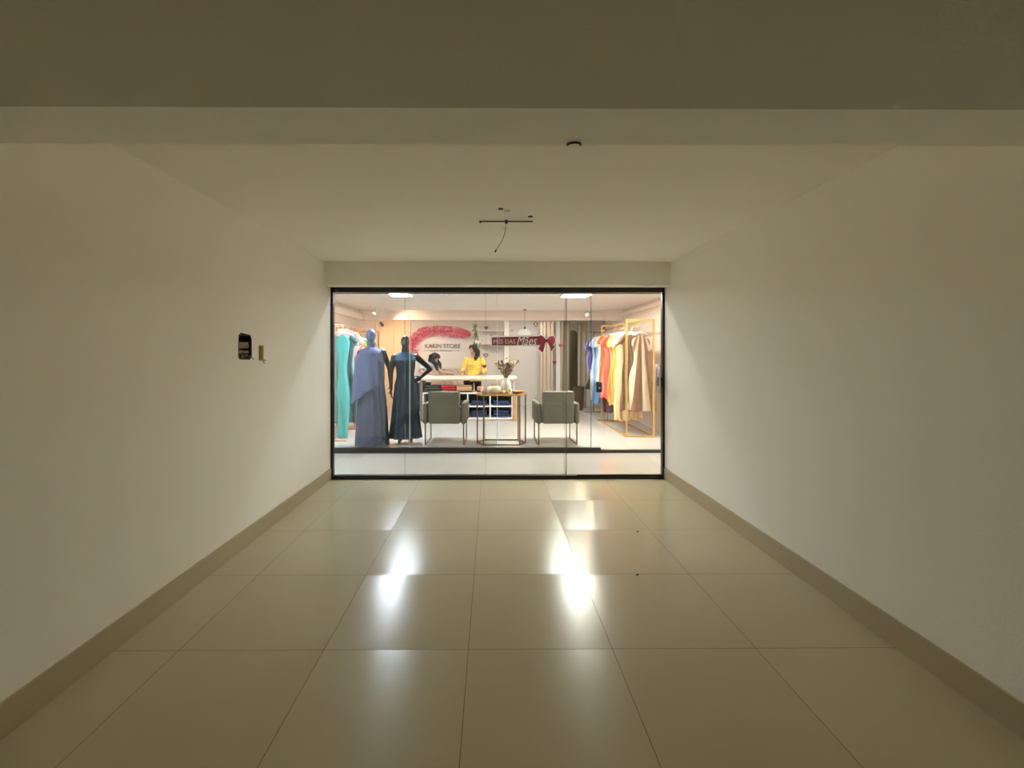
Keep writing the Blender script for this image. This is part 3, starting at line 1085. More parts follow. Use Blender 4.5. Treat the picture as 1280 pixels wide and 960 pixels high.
# the black one in the dark teal gown
J, v = mannequin_joints(1.73)
J.update({'sh_l': v(.175, 0, 1.385), 'el_l': v(.40, -.02, 1.19), 'wr_l': v(.25, -.03, 1.06), 'hd_l': v(-.8, 0, -.5), 'hn_l': v(0, 1, -.2), 'ht_l': -1,
          'sh_r': v(-.175, 0, 1.385), 'el_r': v(-.225, .0, 1.13), 'wr_r': v(-.22, -.03, .87), 'hd_r': v(.03, -.1, -1), 'hn_r': v(1, 0, 0), 'ht_r': 1})
man = thing('mannequin', 'glossy black mannequin in a long dark teal sleeveless gown, hand on hip', 'mannequin', (-1.375, 6.83, .012), R(6))
bb = body_bm(J, .007, face=False)
obj('body', bb, M['blackgloss'], man, True)
keys = [(1.44, 0, 0, .115, .085), (1.38, 0, 0, .165, .100), (1.26, 0, -.01, .158, .118), (1.09, 0, 0, .135, .10), (.92, 0, 0, .172, .128), (.5, 0, 0, .215, .17), (.10, 0, .0, .262, .20)]
ks = interp(keys, 34)
bm = bmesh.new()
add_rings(bm, gown_rings([(k[1], k[2], k[0], k[3], k[4]) for k in ks], amp1=.03, seed=3), cap=False)
gown = obj('gown', bm, mat('dark_teal_satin', (11, 40, 62), .5, spec=.4, var=.1, scale=10), man, True)
bm = bmesh.new()
add_rings(bm, gown_rings([(0, 0, 1.46, .080, .070), (0, 0, 1.43, .128, .094), (0, -.004, 1.385, .170, .106), (0, -.008, 1.33, .171, .118)], amp1=0), cap=False)
obj('neckline_yoke', bm, mat('teal_yoke', (38, 84, 116), .35, spec=.5), gown, True)
b = bmesh.new()
add_lathe(b, [(.15, 0), (.15, .008), (.02, .011)], 32, (0, 0, -.012))
obj('stand_base', b, M['white'], man, True)

# the caped one in navy; glass glare is mixed into its slate blue colours
J, v = mannequin_joints(1.83)
J.update({'sh_l': v(.175, 0, 1.385), 'el_l': v(.265, .03, 1.14), 'wr_l': v(.29, -.02, .90), 'hd_l': v(.03, -.15, -1), 'hn_l': v(-1, 0, 0), 'ht_l': -1,
          'sh_r': v(-.160, 0, 1.37), 'el_r': v(-.185, .0, 1.12), 'wr_r': v(-.19, -.01, .88), 'hd_r': v(.0, -.05, -1), 'hn_r': v(1, 0, 0), 'ht_r': 1})
mb = thing('mannequin', 'mannequin in a long caped navy gown, head and cloth painted with slate blue glare', 'mannequin', (-1.89, 6.72, .012), R(4))
bb = body_bm(J, .0075, face=False)
k = 1.83 / 1.73
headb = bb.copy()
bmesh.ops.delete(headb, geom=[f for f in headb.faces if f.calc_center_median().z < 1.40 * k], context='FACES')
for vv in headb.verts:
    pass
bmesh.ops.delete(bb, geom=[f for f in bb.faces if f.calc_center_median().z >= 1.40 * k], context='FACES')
slate = mat('glare_blue_cloth', (80, 92, 130), .75, spec=.3, var=.08, scale=18)
obj('body', bb, M['blackgloss'], mb, True)
obj('head', headb, mat('glare_blue_head', (86, 97, 134), .45, spec=.4), mb, True)  # head takes the bluish glare of the glass as its colour
keys = [(1.50, 0, 0, .11, .085), (1.44, 0, 0, .165, .105), (1.2, 0, 0, .165, .12), (.98, 0, 0, .175, .13), (.5, .01, 0, .215, .165), (.0, .02, 0, .245, .19)]
bm = bmesh.new()
add_rings(bm, gown_rings([(q[1], q[2], q[0], q[3], q[4]) for q in interp(keys, 34)], amp1=.03, seed=8), cap=False)
gown = obj('gown', bm, mat('glare_blue_gown', (62, 72, 104), .8, spec=.3, var=.1, scale=18), mb, True)  # navy cloth lightened by painted glare
# navy side of the gown clear of glare, added as its own strip
bm = bmesh.new()
rg = []
for z, xx, ww in ((1.40, .13, .006), (1.28, .145, .03), (1.0, .165, .045), (.75, .185, .052), (.45, .21, .05), (.12, .232, .045)):
    rg.append([(xx + ww * math.cos(a) * (1 + .12 * math.sin(5 * a + z * 3)), -.045 + (.05 + 1.6 * ww) * math.sin(a), z) for a in (2 * PI * j / 20 for j in range(20))])
add_rings(bm, rg)
obj('glare_free_side', bm, mat('navy_cloth', (36, 46, 74), .8, spec=.3, var=.1, scale=18), mb, True)
# cape over the shoulders, hem rising towards the viewer's right
bm = bmesh.new()
rings = []
n = 60
for i in range(25):
    u = i / 24
    r = []
    for j in range(n):
        th = 2 * PI * j / n
        c, s = math.cos(th), math.sin(th)
        hem = .66 + (.17 * (c + 1) if c < .9 else .34) + .02 * math.sin(3 * th)
        z = 1.535 + (hem - 1.535) * u ** 1.15
        q = min(1, u * 4.2)
        q = math.sin(q * PI / 2)
        w = .075 + q * .135 + .075 * u * (1 if c < 0 else -.15)
        d = .07 + q * .07 + .06 * u
        f = 1 + .085 * u * (math.sin(8 * th + 1) + .5 * math.sin(13 * th))
        r.append((-.012 * q + w * c * f, d * s * f, z))
    rings.append(r)
add_rings(bm, rings, cap=False)
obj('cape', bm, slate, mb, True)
b = bmesh.new()
add_lathe(b, [(.16, 0), (.16, .008), (.02, .011)], 32, (0, 0, -.012))
obj('stand_base', b, M['white'], mb, True)


# ------------------------------------------------------------------ armchairs and console table
def armchair(x, y, rz, label, m):
    """Back towards the viewer (-Y), seat opening towards +Y."""
    t = thing('armchair', label, 'armchair', (x, y, 0), rz, 'grey armchairs by the shop window')
    def pad(lo, hi, bv):
        bm = BX((lo, hi))
        bmesh.ops.bevel(bm, geom=list(bm.edges), offset=bv, segments=4, profile=.5, affect='EDGES')
        return bm
    bk = pad((-.25, .0, .34), (.25, .13, .855), .03)
    for vv in bk.verts:
        if vv.co.z > .5:
            vv.co.y -= (vv.co.z - .5) * .10
    obj('backrest', bk, m, t, True)
    for s in (-1, 1):
        a, b_ = sorted((s * .262, s * .345))
        obj('armrest', pad((a, .02, .335), (b_, .62, .665), .035), m, t, True)
    st = pad((-.255, .135, .335), (.255, .63, .47), .035)
    obj('seat', st, m, t, True)
    for s in (-1, 1):
        lg = bmesh.new()
        xx = s * .305
        r = .009
        add_box(lg, (xx - r, .05, 0), (xx + r, .05 + 2 * r, .34))
        add_box(lg, (xx - r, .56, 0), (xx + r, .56 + 2 * r, .34))
        add_box(lg, (xx - r, .05, 0), (xx + r, .56 + 2 * r, 2 * r))
        obj('sled_leg', lg, M['darkgold'], t)
    return t


olive = mat('grey_green_upholstery', (120, 116, 102), .9, spec=.2, var=.08, scale=60, bump=.15, bscale=220)
armchair(-.745, 6.72, R(-2), 'grey green armchair on gold sled legs left of the round table', olive)
armchair(1.062, 6.72, R(2), 'grey green armchair on gold sled legs right of the round table', olive)

TX, TY = .165, 6.92
t = thing('console_table', 'hexagonal bronze framed side table holding vases between the armchairs', 'table', (TX, TY, 0))
hexa = [(-.39, 0), (-.285, -.20), (.285, -.20), (.39, 0), (.285, .20), (-.285, .20)]
bm = bmesh.new()
for i in range(6):
    a, b_ = hexa[i], hexa[(i + 1) % 6]
    add_tube(bm, [(a[0], a[1], .012), (b_[0], b_[1], .012)], .011, 8)
obj('floor_ring', bm, M['darkgold'], t)
for a in hexa:
    bm = bmesh.new()
    add_tube(bm, [(a[0], a[1], .0), (a[0], a[1], .785)], .011, 8)
    obj('leg', bm, M['darkgold'], t)
bm = bmesh.new()
add_prism(bm, [(a * 1.04, c * 1.08) for a, c in hexa], .785, .805, 'z')
bmesh.ops.bevel(bm, geom=list(bm.edges), offset=.004, segments=2, affect='EDGES')
obj('table_top', bm, mat('brown_wood_top', (140, 104, 62), .35, var=.1, scale=12), t)
bm = bmesh.new()
for i in range(6):
    a, b_ = hexa[i], hexa[(i + 1) % 6]
    add_tube(bm, [(a[0] * 1.05, a[1] * 1.09, .795), (b_[0] * 1.05, b_[1] * 1.09, .795)], .013, 8)
obj('gold_rim', bm, M['gold'], t)
TZ = .806
cer = mat('cream_ceramic', (228, 210, 178), .35, var=.06, scale=12)
t = thing('round_pot', 'wide cream ceramic pot on the left of the round table', 'pot', (TX - .12, TY - .05, TZ))
bm = bmesh.new()
add_lathe(bm, [(.05, 0), (.085, .012), (.108, .045), (.112, .075), (.10, .108), (.07, .125), (.05, .128), (.045, .12), (.0451, .05)], 32)
obj('bowl', bm, cer, t, True)
bm = bmesh.new()
add_lathe(bm, [(.05, .128), (.054, .133), (.05, .138)], 32)
obj('rim', bm, M['gold'], t, True)
t = thing('small_vase', 'small pale pink vase beside the cream pot', 'vase', (TX - .285, TY - .03, TZ))
bm = bmesh.new()
add_lathe(bm, [(.03, 0), (.045, .02), (.05, .05), (.04, .085), (.025, .10), (.028, .115), (.024, .115), (.022, .10)], 24)
obj('vase_body', bm, mat('pink_ceramic', (226, 194, 184), .3), t, True)
vz = thing('flower_vase', 'white textured vase filled with dried flowers on the round table', 'vase', (TX + .075, TY + .02, TZ))
bm = bmesh.new()
n = 40
rings = []
for r, z in ((.04, 0), (.055, .01), (.07, .05), (.08, .10), (.078, .15), (.066, .19), (.05, .215), (.046, .235), (.055, .25), (.05, .25), (.041, .235), (.041, .10)):
    rings.append([(r * (1 + .03 * math.cos(10 * a)) * math.cos(a), r * (1 + .03 * math.cos(10 * a)) * math.sin(a), z) for a in (2 * PI * j / n for j in range(n))])
add_rings(bm, rings)
obj('vase_body', bm, mat('white_ribbed_ceramic', (226, 218, 204), .4, var=.08, scale=30), vz, True)
rnd = random.Random(5)
stm, fl = bmesh.new(), {'purple': bmesh.new(), 'cream': bmesh.new(), 'yellow': bmesh.new(), 'dried': bmesh.new()}
for k in range(46):
    a, tl = rnd.uniform(0, 2 * PI), rnd.uniform(0, .75) ** .8
    L_ = rnd.uniform(.16, .36)
    dr = Vector((math.cos(a) * tl, math.sin(a) * tl * .6, 1)).normalized()
    p0, p1 = Vector((0, 0, .2)), Vector((0, 0, .24)) + dr * L_
    add_tube(stm, [p0, p0.lerp(p1, .5) + Vector((0, 0, .02)), p1], .002, 5)
    key = ['purple', 'cream', 'yellow', 'dried'][k % 4]
    for q in range(5):
        add_ball(fl[key], p1 - dr * .02 * q + Vector((rnd.uniform(-1, 1), rnd.uniform(-1, 1), rnd.uniform(-1, 1))) * .012, rnd.uniform(.008, .018), 8)
obj('stems', stm, mat('dry_stem', (132, 112, 70), .8), vz)
for key, c in (('purple', (74, 60, 84)), ('cream', (232, 222, 202)), ('yellow', (206, 176, 96)), ('dried', (150, 110, 84))):
    obj('%s_flowers' % key, fl[key], mat('%s_petals' % key, c, .8, var=.15, scale=60), vz, True)
t = thing('wooden_bowl', 'low tan wooden bowl at the right end of the round table', 'bowl', (TX + .265, TY - .02, TZ))
bm = bmesh.new()
add_lathe(bm, [(.05, 0), (.08, .01), (.108, .035), (.112, .042), (.105, .042), (.075, .018), (.01, .014)], 28)
obj('bowl_body', bm, M['wood'], t, True)
t = thing('glass_votive', 'small amber votive cup in front of the white vase', 'candle holder', (TX + .02, TY - .12, TZ))
bm = bmesh.new()
add_lathe(bm, [(.028, 0), (.034, .005), (.036, .05), (.032, .05), (.03, .012)], 20)
obj('cup', bm, mat('amber_ceramic', (196, 150, 84), .25), t, True)
t = thing('figurine', 'small white and gold ornament between the vase and the wooden bowl', 'ornament', (TX + .145, TY - .10, TZ))
bm = bmesh.new()
add_lathe(bm, [(.03, 0), (.03, .012), (.012, .02), (.02, .04), (.024, .055), (.014, .072), (.003, .08)], 18)
obj('ornament_body', bm, cer, t, True)


# ------------------------------------------------------------------ the counter
CX0, CX1, CY0, CY1 = -1.51, .50, 9.15, 9.68
t = thing('counter', 'long sales counter with a pale worktop and wooden end panels', 'counter', ((CX0 + CX1) / 2, CY0, 0))
hw = (CX1 - CX0) / 2
obj('worktop', BX(((-hw - .02, -.03, .905), (hw + .05, .53, .955)), bevel=.006), M['worktop'], t)
obj('top_edge', BX(((-hw - .02, -.034, .875), (hw + .05, .53, .905)), bevel=.004), M['tan'], t)
obj('end_panel', BX(((-hw - .02, 0, 0), (-hw + .03, .5, .875))), mat('taupe_wood', (120, 104, 90), .6, var=.1, scale=14), t)
obj('end_panel', BX(((hw - .03, 0, 0), (hw + .03, .5, .61))), M['wood'], t)
obj('end_panel', BX(((hw - .005, .30, .61), (hw + .02, .5, .875))), M['white'], t)
obj('centre_support', BX(((-.10, .22, .61), (.02, .5, .875))), M['black'], t)
sh = thing('cubby_shelf', 'white cubby shelf under the counter with navy lined cubbies', 'shelf', (-.535, CY0 + .02, 0))
sx0, sx1 = -.94, .995
cols = [sx0 + (sx1 - sx0) * k / 4 for k in range(5)]
obj('plinth', BX(((sx0, .04, 0), (sx1, .42, .045))), M['worktop'], sh)
bm = bmesh.new()
for z in (.045, .30, .585):
    add_box(bm, (sx0, 0, z), (sx1, .44, z + .025))
obj('shelf_board', bm, M['white'], sh)
for k in range(5):
    x = cols[k]
    obj('divider', BX(((x - (.02 if k == 4 else 0 if k == 0 else .011), .001, .07), (x + (0 if k == 4 else .02 if k == 0 else .011), .44, .585))), M['white'], sh)
obj('back_panel', BX(((sx0, .42, .07), (sx1, .44, .585))), mat('dark_liner', (24, 26, 36), .8), sh)


def folded(name, label, x, y, z, w, d, h, m, group, seed):
    """A folded garment: soft layered slab with rounded fold at the front."""
    rnd = random.Random(seed)
    bm = bmesh.new()
    n = 14
    rings = []
    for i in range(9):
        xx = -w / 2 + w * i / 8
        hh = h * (1 - .12 * abs(i - 4) / 4) + rnd.uniform(-.002, .002)
        r = []
        for j in range(n):
            a = 2 * PI * j / n
            cy, sz = math.cos(a), math.sin(a)
            r.append((xx, d / 2 * math.copysign(abs(cy) ** .45, cy) + rnd.uniform(-.003, .003), hh / 2 + hh / 2 * math.copysign(abs(sz) ** .6, sz)))
        rings.append(r)
    add_rings(bm, rings)
    o = obj(name, bm, m, None, True)
    o.location = (x, y, z)
    o.rotation_euler = (0, 0, rnd.uniform(-.05, .05))
    return tag(o, label, 'folded clothes', group)


sd = 0
pos = ['leftmost', 'second', 'third', 'rightmost']
for c in range(4):
    for row, z0 in ((0, .071), (1, .326)):
        cnt = 3 if row == 0 else 2
        for k in range(cnt):
            sd += 1
            x = -.535 + (cols[c] + cols[c + 1]) / 2
            mm = M['denim'] if c >= 2 else mat('dark_folded', ((44, 30, 32), (40, 42, 52))[c], .85, var=.15, scale=30)
            kind = 'navy jeans' if c >= 2 else 'dark garment'
            lvl = {3: ['lowest', 'middle', 'topmost'], 2: ['lower', 'upper']}[cnt][k]
            folded('folded_jeans' if c >= 2 else 'folded_garment', 'folded %s, %s in the %s cubby of the %s row' % (kind, lvl, pos[c], ['bottom', 'top'][row]),
                   x, CY0 + .2, z0 + .047 * k, .33, .3, .045, mm, 'folded clothes in the cubbies', sd)
TOPZ = .611
stacks = [(541, [((62, 68, 60), .05), ((70, 76, 68), .05), ((58, 64, 60), .05)], 'grey green', .34),
          (561, [((150, 26, 38), .05), ((176, 34, 46), .05), ((196, 46, 56), .045)], 'red', .30),
          (580.5, [((70, 46, 50), .03), ((206, 160, 126), .04), ((226, 176, 134), .04), ((196, 150, 112), .035)], 'peach tan', .32),
          (602, [((96, 52, 60), .04), ((200, 156, 128), .04), ((214, 172, 140), .04)], 'rose beige', .2)]
for px, lay, nm, w in stacks:
    x = (px - 614) * 9.3 / FPX
    z = TOPZ
    for k, (c, h) in enumerate(lay):
        sd += 1
        o = folded('folded_garment', 'folded %s garment under the worktop, layer %s of its pile' % (nm, ['at the bottom', 'above the bottom one', 'third from the bottom', 'on top'][k if k < len(lay) - 1 else 3]), x + .006 * math.sin(k * 3), 9.36, z, w, .3, h, mat('folded_cloth', c, .85, var=.1, scale=30), 'folded piles under the worktop', sd)
        z += h + .002

# small things on the counter
o = obj('notebook', BX(((-.11, -.08, 0), (.11, .08, .012)), bevel=.003), mat('mint_paper', (216, 232, 222), .6))
o.location = (-1.35, 9.36, .956)
tag(o, 'pale mint notebook on the counter before the woman in white', 'notebook')
o = obj('notepad', BX(((-.12, -.07, 0), (.12, .07, .015)), bevel=.003), M['white'])
o.location = (.14, 9.38, .956)
tag(o, 'white notepad on the counter behind the flower vase', 'notepad')

# bench with slanted quilting behind the counter
t = thing('bench', 'grey beige quilted bench back seen behind the counter', 'bench', (-.95, 11.2, 0))
qm = mat('quilted_fabric', (196, 182, 172), .8, var=.04, scale=20)
bm = BX(((-.62, 0, .15), (.62, .12, 1.09)))
bmesh.ops.bevel(bm, geom=list(bm.edges), offset=.025, segments=3, affect='EDGES')
bk = obj('backrest', bm, qm, t)
bm = bmesh.new()
for k in range(-1, 8):
    x0 = -.66 + k * .17
    a, c = (x0, 1.06), (x0 + .26, .62)
    if c[0] > .6 or a[0] < -.6:
        continue
    add_tube(bm, [(a[0], -.001, a[1]), (c[0], -.001, c[1])], .006, 6)
obj('seam', bm, mat('dark_seam', (120, 104, 96), .8), bk)
obj('seat', BX(((-.62, -.42, .3), (.62, 0, .45)), bevel=.02), qm, t)
for xx in (-.55, .55):
    obj('leg', BX(((xx - .03, -.38, 0), (xx + .03, .1, .3))), M['darkgold'], t)


# ------------------------------------------------------------------ the two women
def hair_obj(blobs, parent, name='hair', vox=.008):
    bm = bmesh.new()
    for kind, *a in blobs:
        if kind == 'ball':
            add_ball(bm, a[0], a[1], 20)
        else:
            add_tube(bm, a[0], a[1], 14, squash=a[2] if len(a) > 2 else 1)
    bm = remeshed(bm, vox, 3)
    bm.normal_update()
    co = [v.co + v.normal * (.006 * math.sin(60 * (v.co.x + .6 * v.co.y) + 4 * noise.noise(v.co * 9))) for v in bm.verts]
    for v, c in zip(bm.verts, co):
        v.co = c
    return obj(name, bm, M['hair'], parent, True)


def V(*a):
    return Vector(a)


# woman in yellow: standing behind the counter, head turned to the viewer's left
wp = thing('person', 'woman in a yellow floral blouse with long black hair standing behind the counter', 'person', (-.40, 9.98, 0), R(-12))
J = {'torso': [(V(0, 0, .84), .13, .10), (V(0, 0, .92), .172, .115), (V(0, 0, 1.06), .13, .09), (V(0, -.015, 1.20), .155, .115), (V(0, 0, 1.31), .165, .09), (V(0, 0, 1.375), .08, .06)],
     'neck0': V(0, 0, 1.35), 'neck1': V(0, -.015, 1.45), 'head': V(-.005, -.035, 1.535), 'hs': 1.0,
     'sh_l': V(.185, 0, 1.315), 'el_l': V(.255, .02, 1.06), 'wr_l': V(.17, -.20, .985), 'hd_l': V(-.5, -.9, -.15), 'hn_l': V(0, 0, -1), 'ht_l': -1, 'hc_l': .25,
     'sh_r': V(-.185, 0, 1.315), 'el_r': V(-.255, -.03, 1.07), 'wr_r': V(-.20, -.27, .985), 'hd_r': V(.15, -1, -.15), 'hn_r': V(0, 0, -1), 'ht_r': 1, 'hc_r': .25,
     'hip_l': V(.09, 0, .87), 'kn_l': V(.095, -.01, .48), 'an_l': V(.095, .02, .085), 'hip_r': V(-.09, 0, .87), 'kn_r': V(-.095, -.01, .48), 'an_r': V(-.095, .02, .085)}
wb = body_bm(J, .006, True, R(-38), R(8))
JJ = J


def is_blouse(p):
    if p.z > 1.365 or p.z < .80:
        return False
    for s in ('l', 'r'):
        if (p - JJ['wr_' + s]).length < .07 or dist_seg(p, JJ['wr_' + s], JJ['wr_' + s] + JJ['hd_' + s].normalized() * .2) < .07:
            return False
    return not (p.z > 1.33 and abs(p.x) < .07 and p.y < .02)


ym = mat('yellow_floral', (240, 206, 88), .8, spec=.2)
nt = ym.node_tree
tc = nt.nodes.new('ShaderNodeTexCoord')
vo = nt.nodes.new('ShaderNodeTexVoronoi')
vo.inputs['Scale'].default_value = 26
nt.links.new(tc.outputs['Object'], vo.inputs['Vector'])
rp = nt.nodes.new('ShaderNodeValToRGB')
rp.color_ramp.interpolation = 'CONSTANT'
rp.color_ramp.elements[0].color = (*lin((140, 120, 40)), 1)
rp.color_ramp.elements[1].position = .17
rp.color_ramp.elements[1].color = (*lin((255, 240, 170)), 1)
e = rp.color_ramp.elements.new(.33)
e.color = (*lin((246, 212, 92)), 1)
nt.links.new(vo.outputs['Distance'], rp.inputs[0])
nt.links.new(rp.outputs[0], nt.nodes['Principled BSDF'].inputs['Base Color'])
bl = shell(wb, is_blouse, .016, .008)
tr_ = shell(wb, lambda p: p.z < .86 and p.z > .11 and abs(p.x) < .23 and p.y > -.16, .010, .004)
obj('body', wb, M['skin'], wp, True)
obj('blouse', bl, ym, wp, True)
obj('trousers', tr_, mat('black_trousers', (20, 20, 24), .8), wp, True)
hy = Matrix.Rotation(R(-38), 3, 'Z')
hc = J['head']
def hp(x, y, z):
    return hc + hy @ Vector((x, y, z))
hair_obj([('ball', hp(0, .028, .030), (.088, .090, .098)), ('ball', hp(0, -.018, .072), (.074, .070, .058)),
          ('tube', [hp(.005, -.055, .112), hp(.045, -.068, .085), hp(.074, -.045, .03), hp(.084, -.015, -.05)], [.016, .022, .024, .02]),
          ('tube', [hp(-.005, -.055, .112), hp(-.045, -.068, .085), hp(-.074, -.045, .03), hp(-.080, -.005, -.04)], [.016, .022, .022, .018]),
          ('tube', [hp(.062, .02, .06), hp(.082, .03, -.03), hp(.085, .03, -.13), hp(.075, .0, -.22), hp(.06, -.02, -.27)], [.03, .045, .046, .04, .02]),
          ('tube', [hp(0, .07, .05), hp(0, .10, -.05), hp(0, .095, -.16), hp(0, .08, -.25)], [.05, .075, .075, .04]),
          ('tube', [hp(-.062, .03, .05), hp(-.078, .04, -.05), hp(-.07, .03, -.14), hp(-.055, -.01, -.20)], [.026, .034, .034, .018])], wp)
b = bmesh.new()
for s in (-1, 1):
    add_ball(b, hp(s * .03, -.078, .004), (.010, .006, .005), 10)
    add_tube(b, [hp(s * .016, -.088, .022), hp(s * .032, -.087, .026), hp(s * .048, -.074, .022)], .0028, 6)
obj('eyes', b, M['hair'], wp, True)
b = bmesh.new()
add_ball(b, hp(0, -.0815, -.064), (.018, .008, .006), 12)
obj('lips', b, mat('lip', (164, 70, 66), .45), wp, True)

# woman in white: leaning over the left end of the counter
wq = thing('person', 'black haired woman in a white blouse leaning over the left end of the counter', 'person', (-1.56, 9.98, 0), R(14))
J = {'torso': [(V(-.02, .06, .80), .13, .11), (V(-.02, .05, .90), .17, .12), (V(-.01, .0, 1.02), .135, .10), (V(.04, -.06, 1.12), .155, .12), (V(.08, -.10, 1.20), .16, .10), (V(.11, -.12, 1.25), .075, .065)],
     'neck0': V(.10, -.11, 1.225), 'neck1': V(.17, -.15, 1.29), 'head': V(.215, -.185, 1.345), 'hs': 1.0,
     'sh_l': V(.255, -.08, 1.18), 'el_l': V(.36, -.24, 1.02), 'wr_l': V(.53, -.34, 1.005), 'hd_l': V(1, -.15, -.15), 'hn_l': V(0, 0, -1), 'ht_l': 1, 'hc_l': .3,
     'sh_r': V(-.09, -.10, 1.18), 'el_r': V(-.10, -.27, 1.03), 'wr_r': V(.10, -.38, 1.0), 'hd_r': V(1, -.3, -.15), 'hn_r': V(0, 0, -1), 'ht_r': -1, 'hc_r': .4,
     'hip_l': V(.07, .05, .83), 'kn_l': V(.08, .03, .47), 'an_l': V(.08, .06, .085), 'hip_r': V(-.11, .05, .83), 'kn_r': V(-.11, .03, .47), 'an_r': V(-.11, .06, .085)}
YAW2, PIT2 = R(48), R(34)
wb = body_bm(J, .006, True, YAW2, PIT2)
JJ = J


def is_blouse2(p):
    if p.z < .78:
        return False
    if (p - J['head']).length < .15 or dist_seg(p, J['neck0'] + V(.02, -.01, .02), J['neck1']) < .065:
        return False
    for s in ('l', 'r'):
        if dist_seg(p, J['el_' + s].lerp(J['wr_' + s], .2), J['wr_' + s] + J['hd_' + s].normalized() * .2) < .10:
            return False
    return True


bl = shell(wb, is_blouse2, .016, .009)
tr_ = shell(wb, lambda p: .11 < p.z < .82 and p.y > -.12, .010, .004)
obj('body', wb, M['skin'], wq, True)
obj('blouse', bl, mat('white_blouse', (220, 226, 236), .8, spec=.2, var=.06, scale=30), wq, True)
obj('trousers', tr_, mat('blue_trousers', (40, 48, 70), .8), wq, True)
hy2 = Matrix.Rotation(YAW2, 3, 'Z') @ Matrix.Rotation(PIT2, 3, 'X')
hc2 = J['head']
def hq(x, y, z):
    return hc2 + hy2 @ Vector((x, y, z))
hair_obj([('ball', hq(0, .025, .026), (.092, .092, .098)), ('ball', hq(0, -.018, .072), (.074, .070, .058)),
          ('tube', [hq(.005, -.055, .112), hq(.045, -.068, .085), hq(.074, -.045, .03), hq(.084, -.015, -.05)], [.016, .022, .024, .02]),
          ('tube', [hq(-.005, -.055, .112), hq(-.045, -.068, .085), hq(-.074, -.045, .03), hq(-.080, -.005, -.04)], [.016, .022, .024, .02]),
          ('tube', [hq(-.06, .02, .05), hq(-.085, .0, -.03), hc2 + V(.03, -.12, -.16), hc2 + V(.05, -.13, -.28)], [.03, .045, .05, .025]),
          ('tube', [hq(.06, .02, .05), hq(.085, .0, -.03), hc2 + V(.12, -.03, -.14), hc2 + V(.13, -.04, -.24)], [.03, .04, .035, .02]),
          ('tube', [hq(0, .06, .05), hq(-.02, .10, -.02), hc2 + V(-.10, .03, -.06), hc2 + V(-.12, .0, -.13)], [.05, .06, .05, .02])], wq)
b = bmesh.new()
for s in (-1, 1):
    add_ball(b, hq(s * .03, -.078, .004), (.009, .006, .005), 10)
    add_tube(b, [hq(s * .016, -.088, .022), hq(s * .032, -.087, .026), hq(s * .048, -.074, .022)], .0028, 6)
obj('eyes', b, M['hair'], wq, True)
b = bmesh.new()
add_ball(b, hq(0, -.0815, -.064), (.018, .008, .006), 12)
obj('lips', b, mat('lip', (164, 70, 66), .45), wq, True)


# ------------------------------------------------------------------ back wall: garland, sign, shelves, plant
DW = YE - .05
pinks = [mat('petal', c, .7, var=.2, scale=30) for c in ((218, 92, 128), (236, 136, 162), (184, 54, 92), (244, 172, 186))]
arc = [P(x, y, DW) for x, y in ((517, 440), (515, 432), (518, 424), (525, 418), (533, 415), (543, 413.5), (554, 414), (563, 414.5), (571, 415.5), (578, 417), (586, 417.5))]
gr = thing('flower_garland', 'arched garland of pink artificial flowers on the store back wall', 'garland', arc[5])
bm = bmesh.new()
add_tube(bm, [p - arc[5] for p in arc], .012, 8)
obj('branch', bm, mat('twig', (96, 60, 50), .8), gr, True)
bm = bmesh.new()
rnd = random.Random(11)
wid = [.15, .17, .16, .15, .14, .15, .16, .15, .16, .13, .07]
for k in range(1500):
    u = rnd.uniform(0, 9.99) if k % 12 else rnd.uniform(9, 9.99)
    i = int(u)
    c = arc[i].lerp(arc[i + 1], u - i) - arc[5]
    w = wid[i] + (wid[i + 1] - wid[i]) * (u - i)
    a, rr = rnd.uniform(0, 2 * PI), w * math.sqrt(rnd.random())
    c = c + Vector((rr * math.cos(a), -abs(rnd.gauss(0, .05)), rr * math.sin(a)))
    d1_ = Vector((rnd.gauss(0, 1), rnd.gauss(0, .6), rnd.gauss(0, 1))).normalized()
    d2_ = d1_.cross(Vector((rnd.gauss(0, 1), rnd.gauss(0, 1), rnd.gauss(0, 1)))).normalized()
    nn = d1_.cross(d2_) * .008
    s = rnd.uniform(.018, .04)
    vs = [bm.verts.new(c + q) for q in (-d1_ * s, d2_ * s * .5 + nn, d1_ * s, -d2_ * s * .5 + nn)]
    mi = rnd.choice((0, 0, 1, 1, 2, 3))
    for tri in ((0, 1, 2), (0, 2, 3)):
        f = bm.faces.new([vs[q] for q in tri])
        f.material_index = mi
obj('flowers', bm, pinks, gr)['kind'] = 'stuff'

sg = thing('wall_sign', 'dark metal lettering of the store name on the back wall under the pink garland', 'sign', P(553, 433, YE))
sgm = mat('grey_brown_letters', (92, 78, 72), .5)
o0 = P(553, 433, YE)
a_, c_ = P(531.5, 435.2, YE) - o0, P(575.5, 429.8, YE) - o0
bm = fit_x(text_bm('KARIN STORE', .12, .02), a_.x, c_.x, a_.z, c_.z)
for v_ in bm.verts:
    v_.co.y -= .012
obj('store_name', bm, sgm, sg)
a_, c_ = P(538, 439.2, YE) - o0, P(565.5, 437.4, YE) - o0
bm = fit_x(text_bm('MODA FEMININA', .05, .012, space=1.15), a_.x, c_.x, a_.z, c_.z)
for v_ in bm.verts:
    v_.co.y -= .008
obj('tagline', bm, sgm, sg)
for x0, x1 in ((530, 536.5), (567.5, 574.5)):
    a_, c_ = P(x0, 438.5, YE) - o0, P(x1, 438.1, YE) - o0
    obj('dash', BX(((a_.x, -.012, a_.z), (c_.x, 0, c_.z))), sgm, sg)

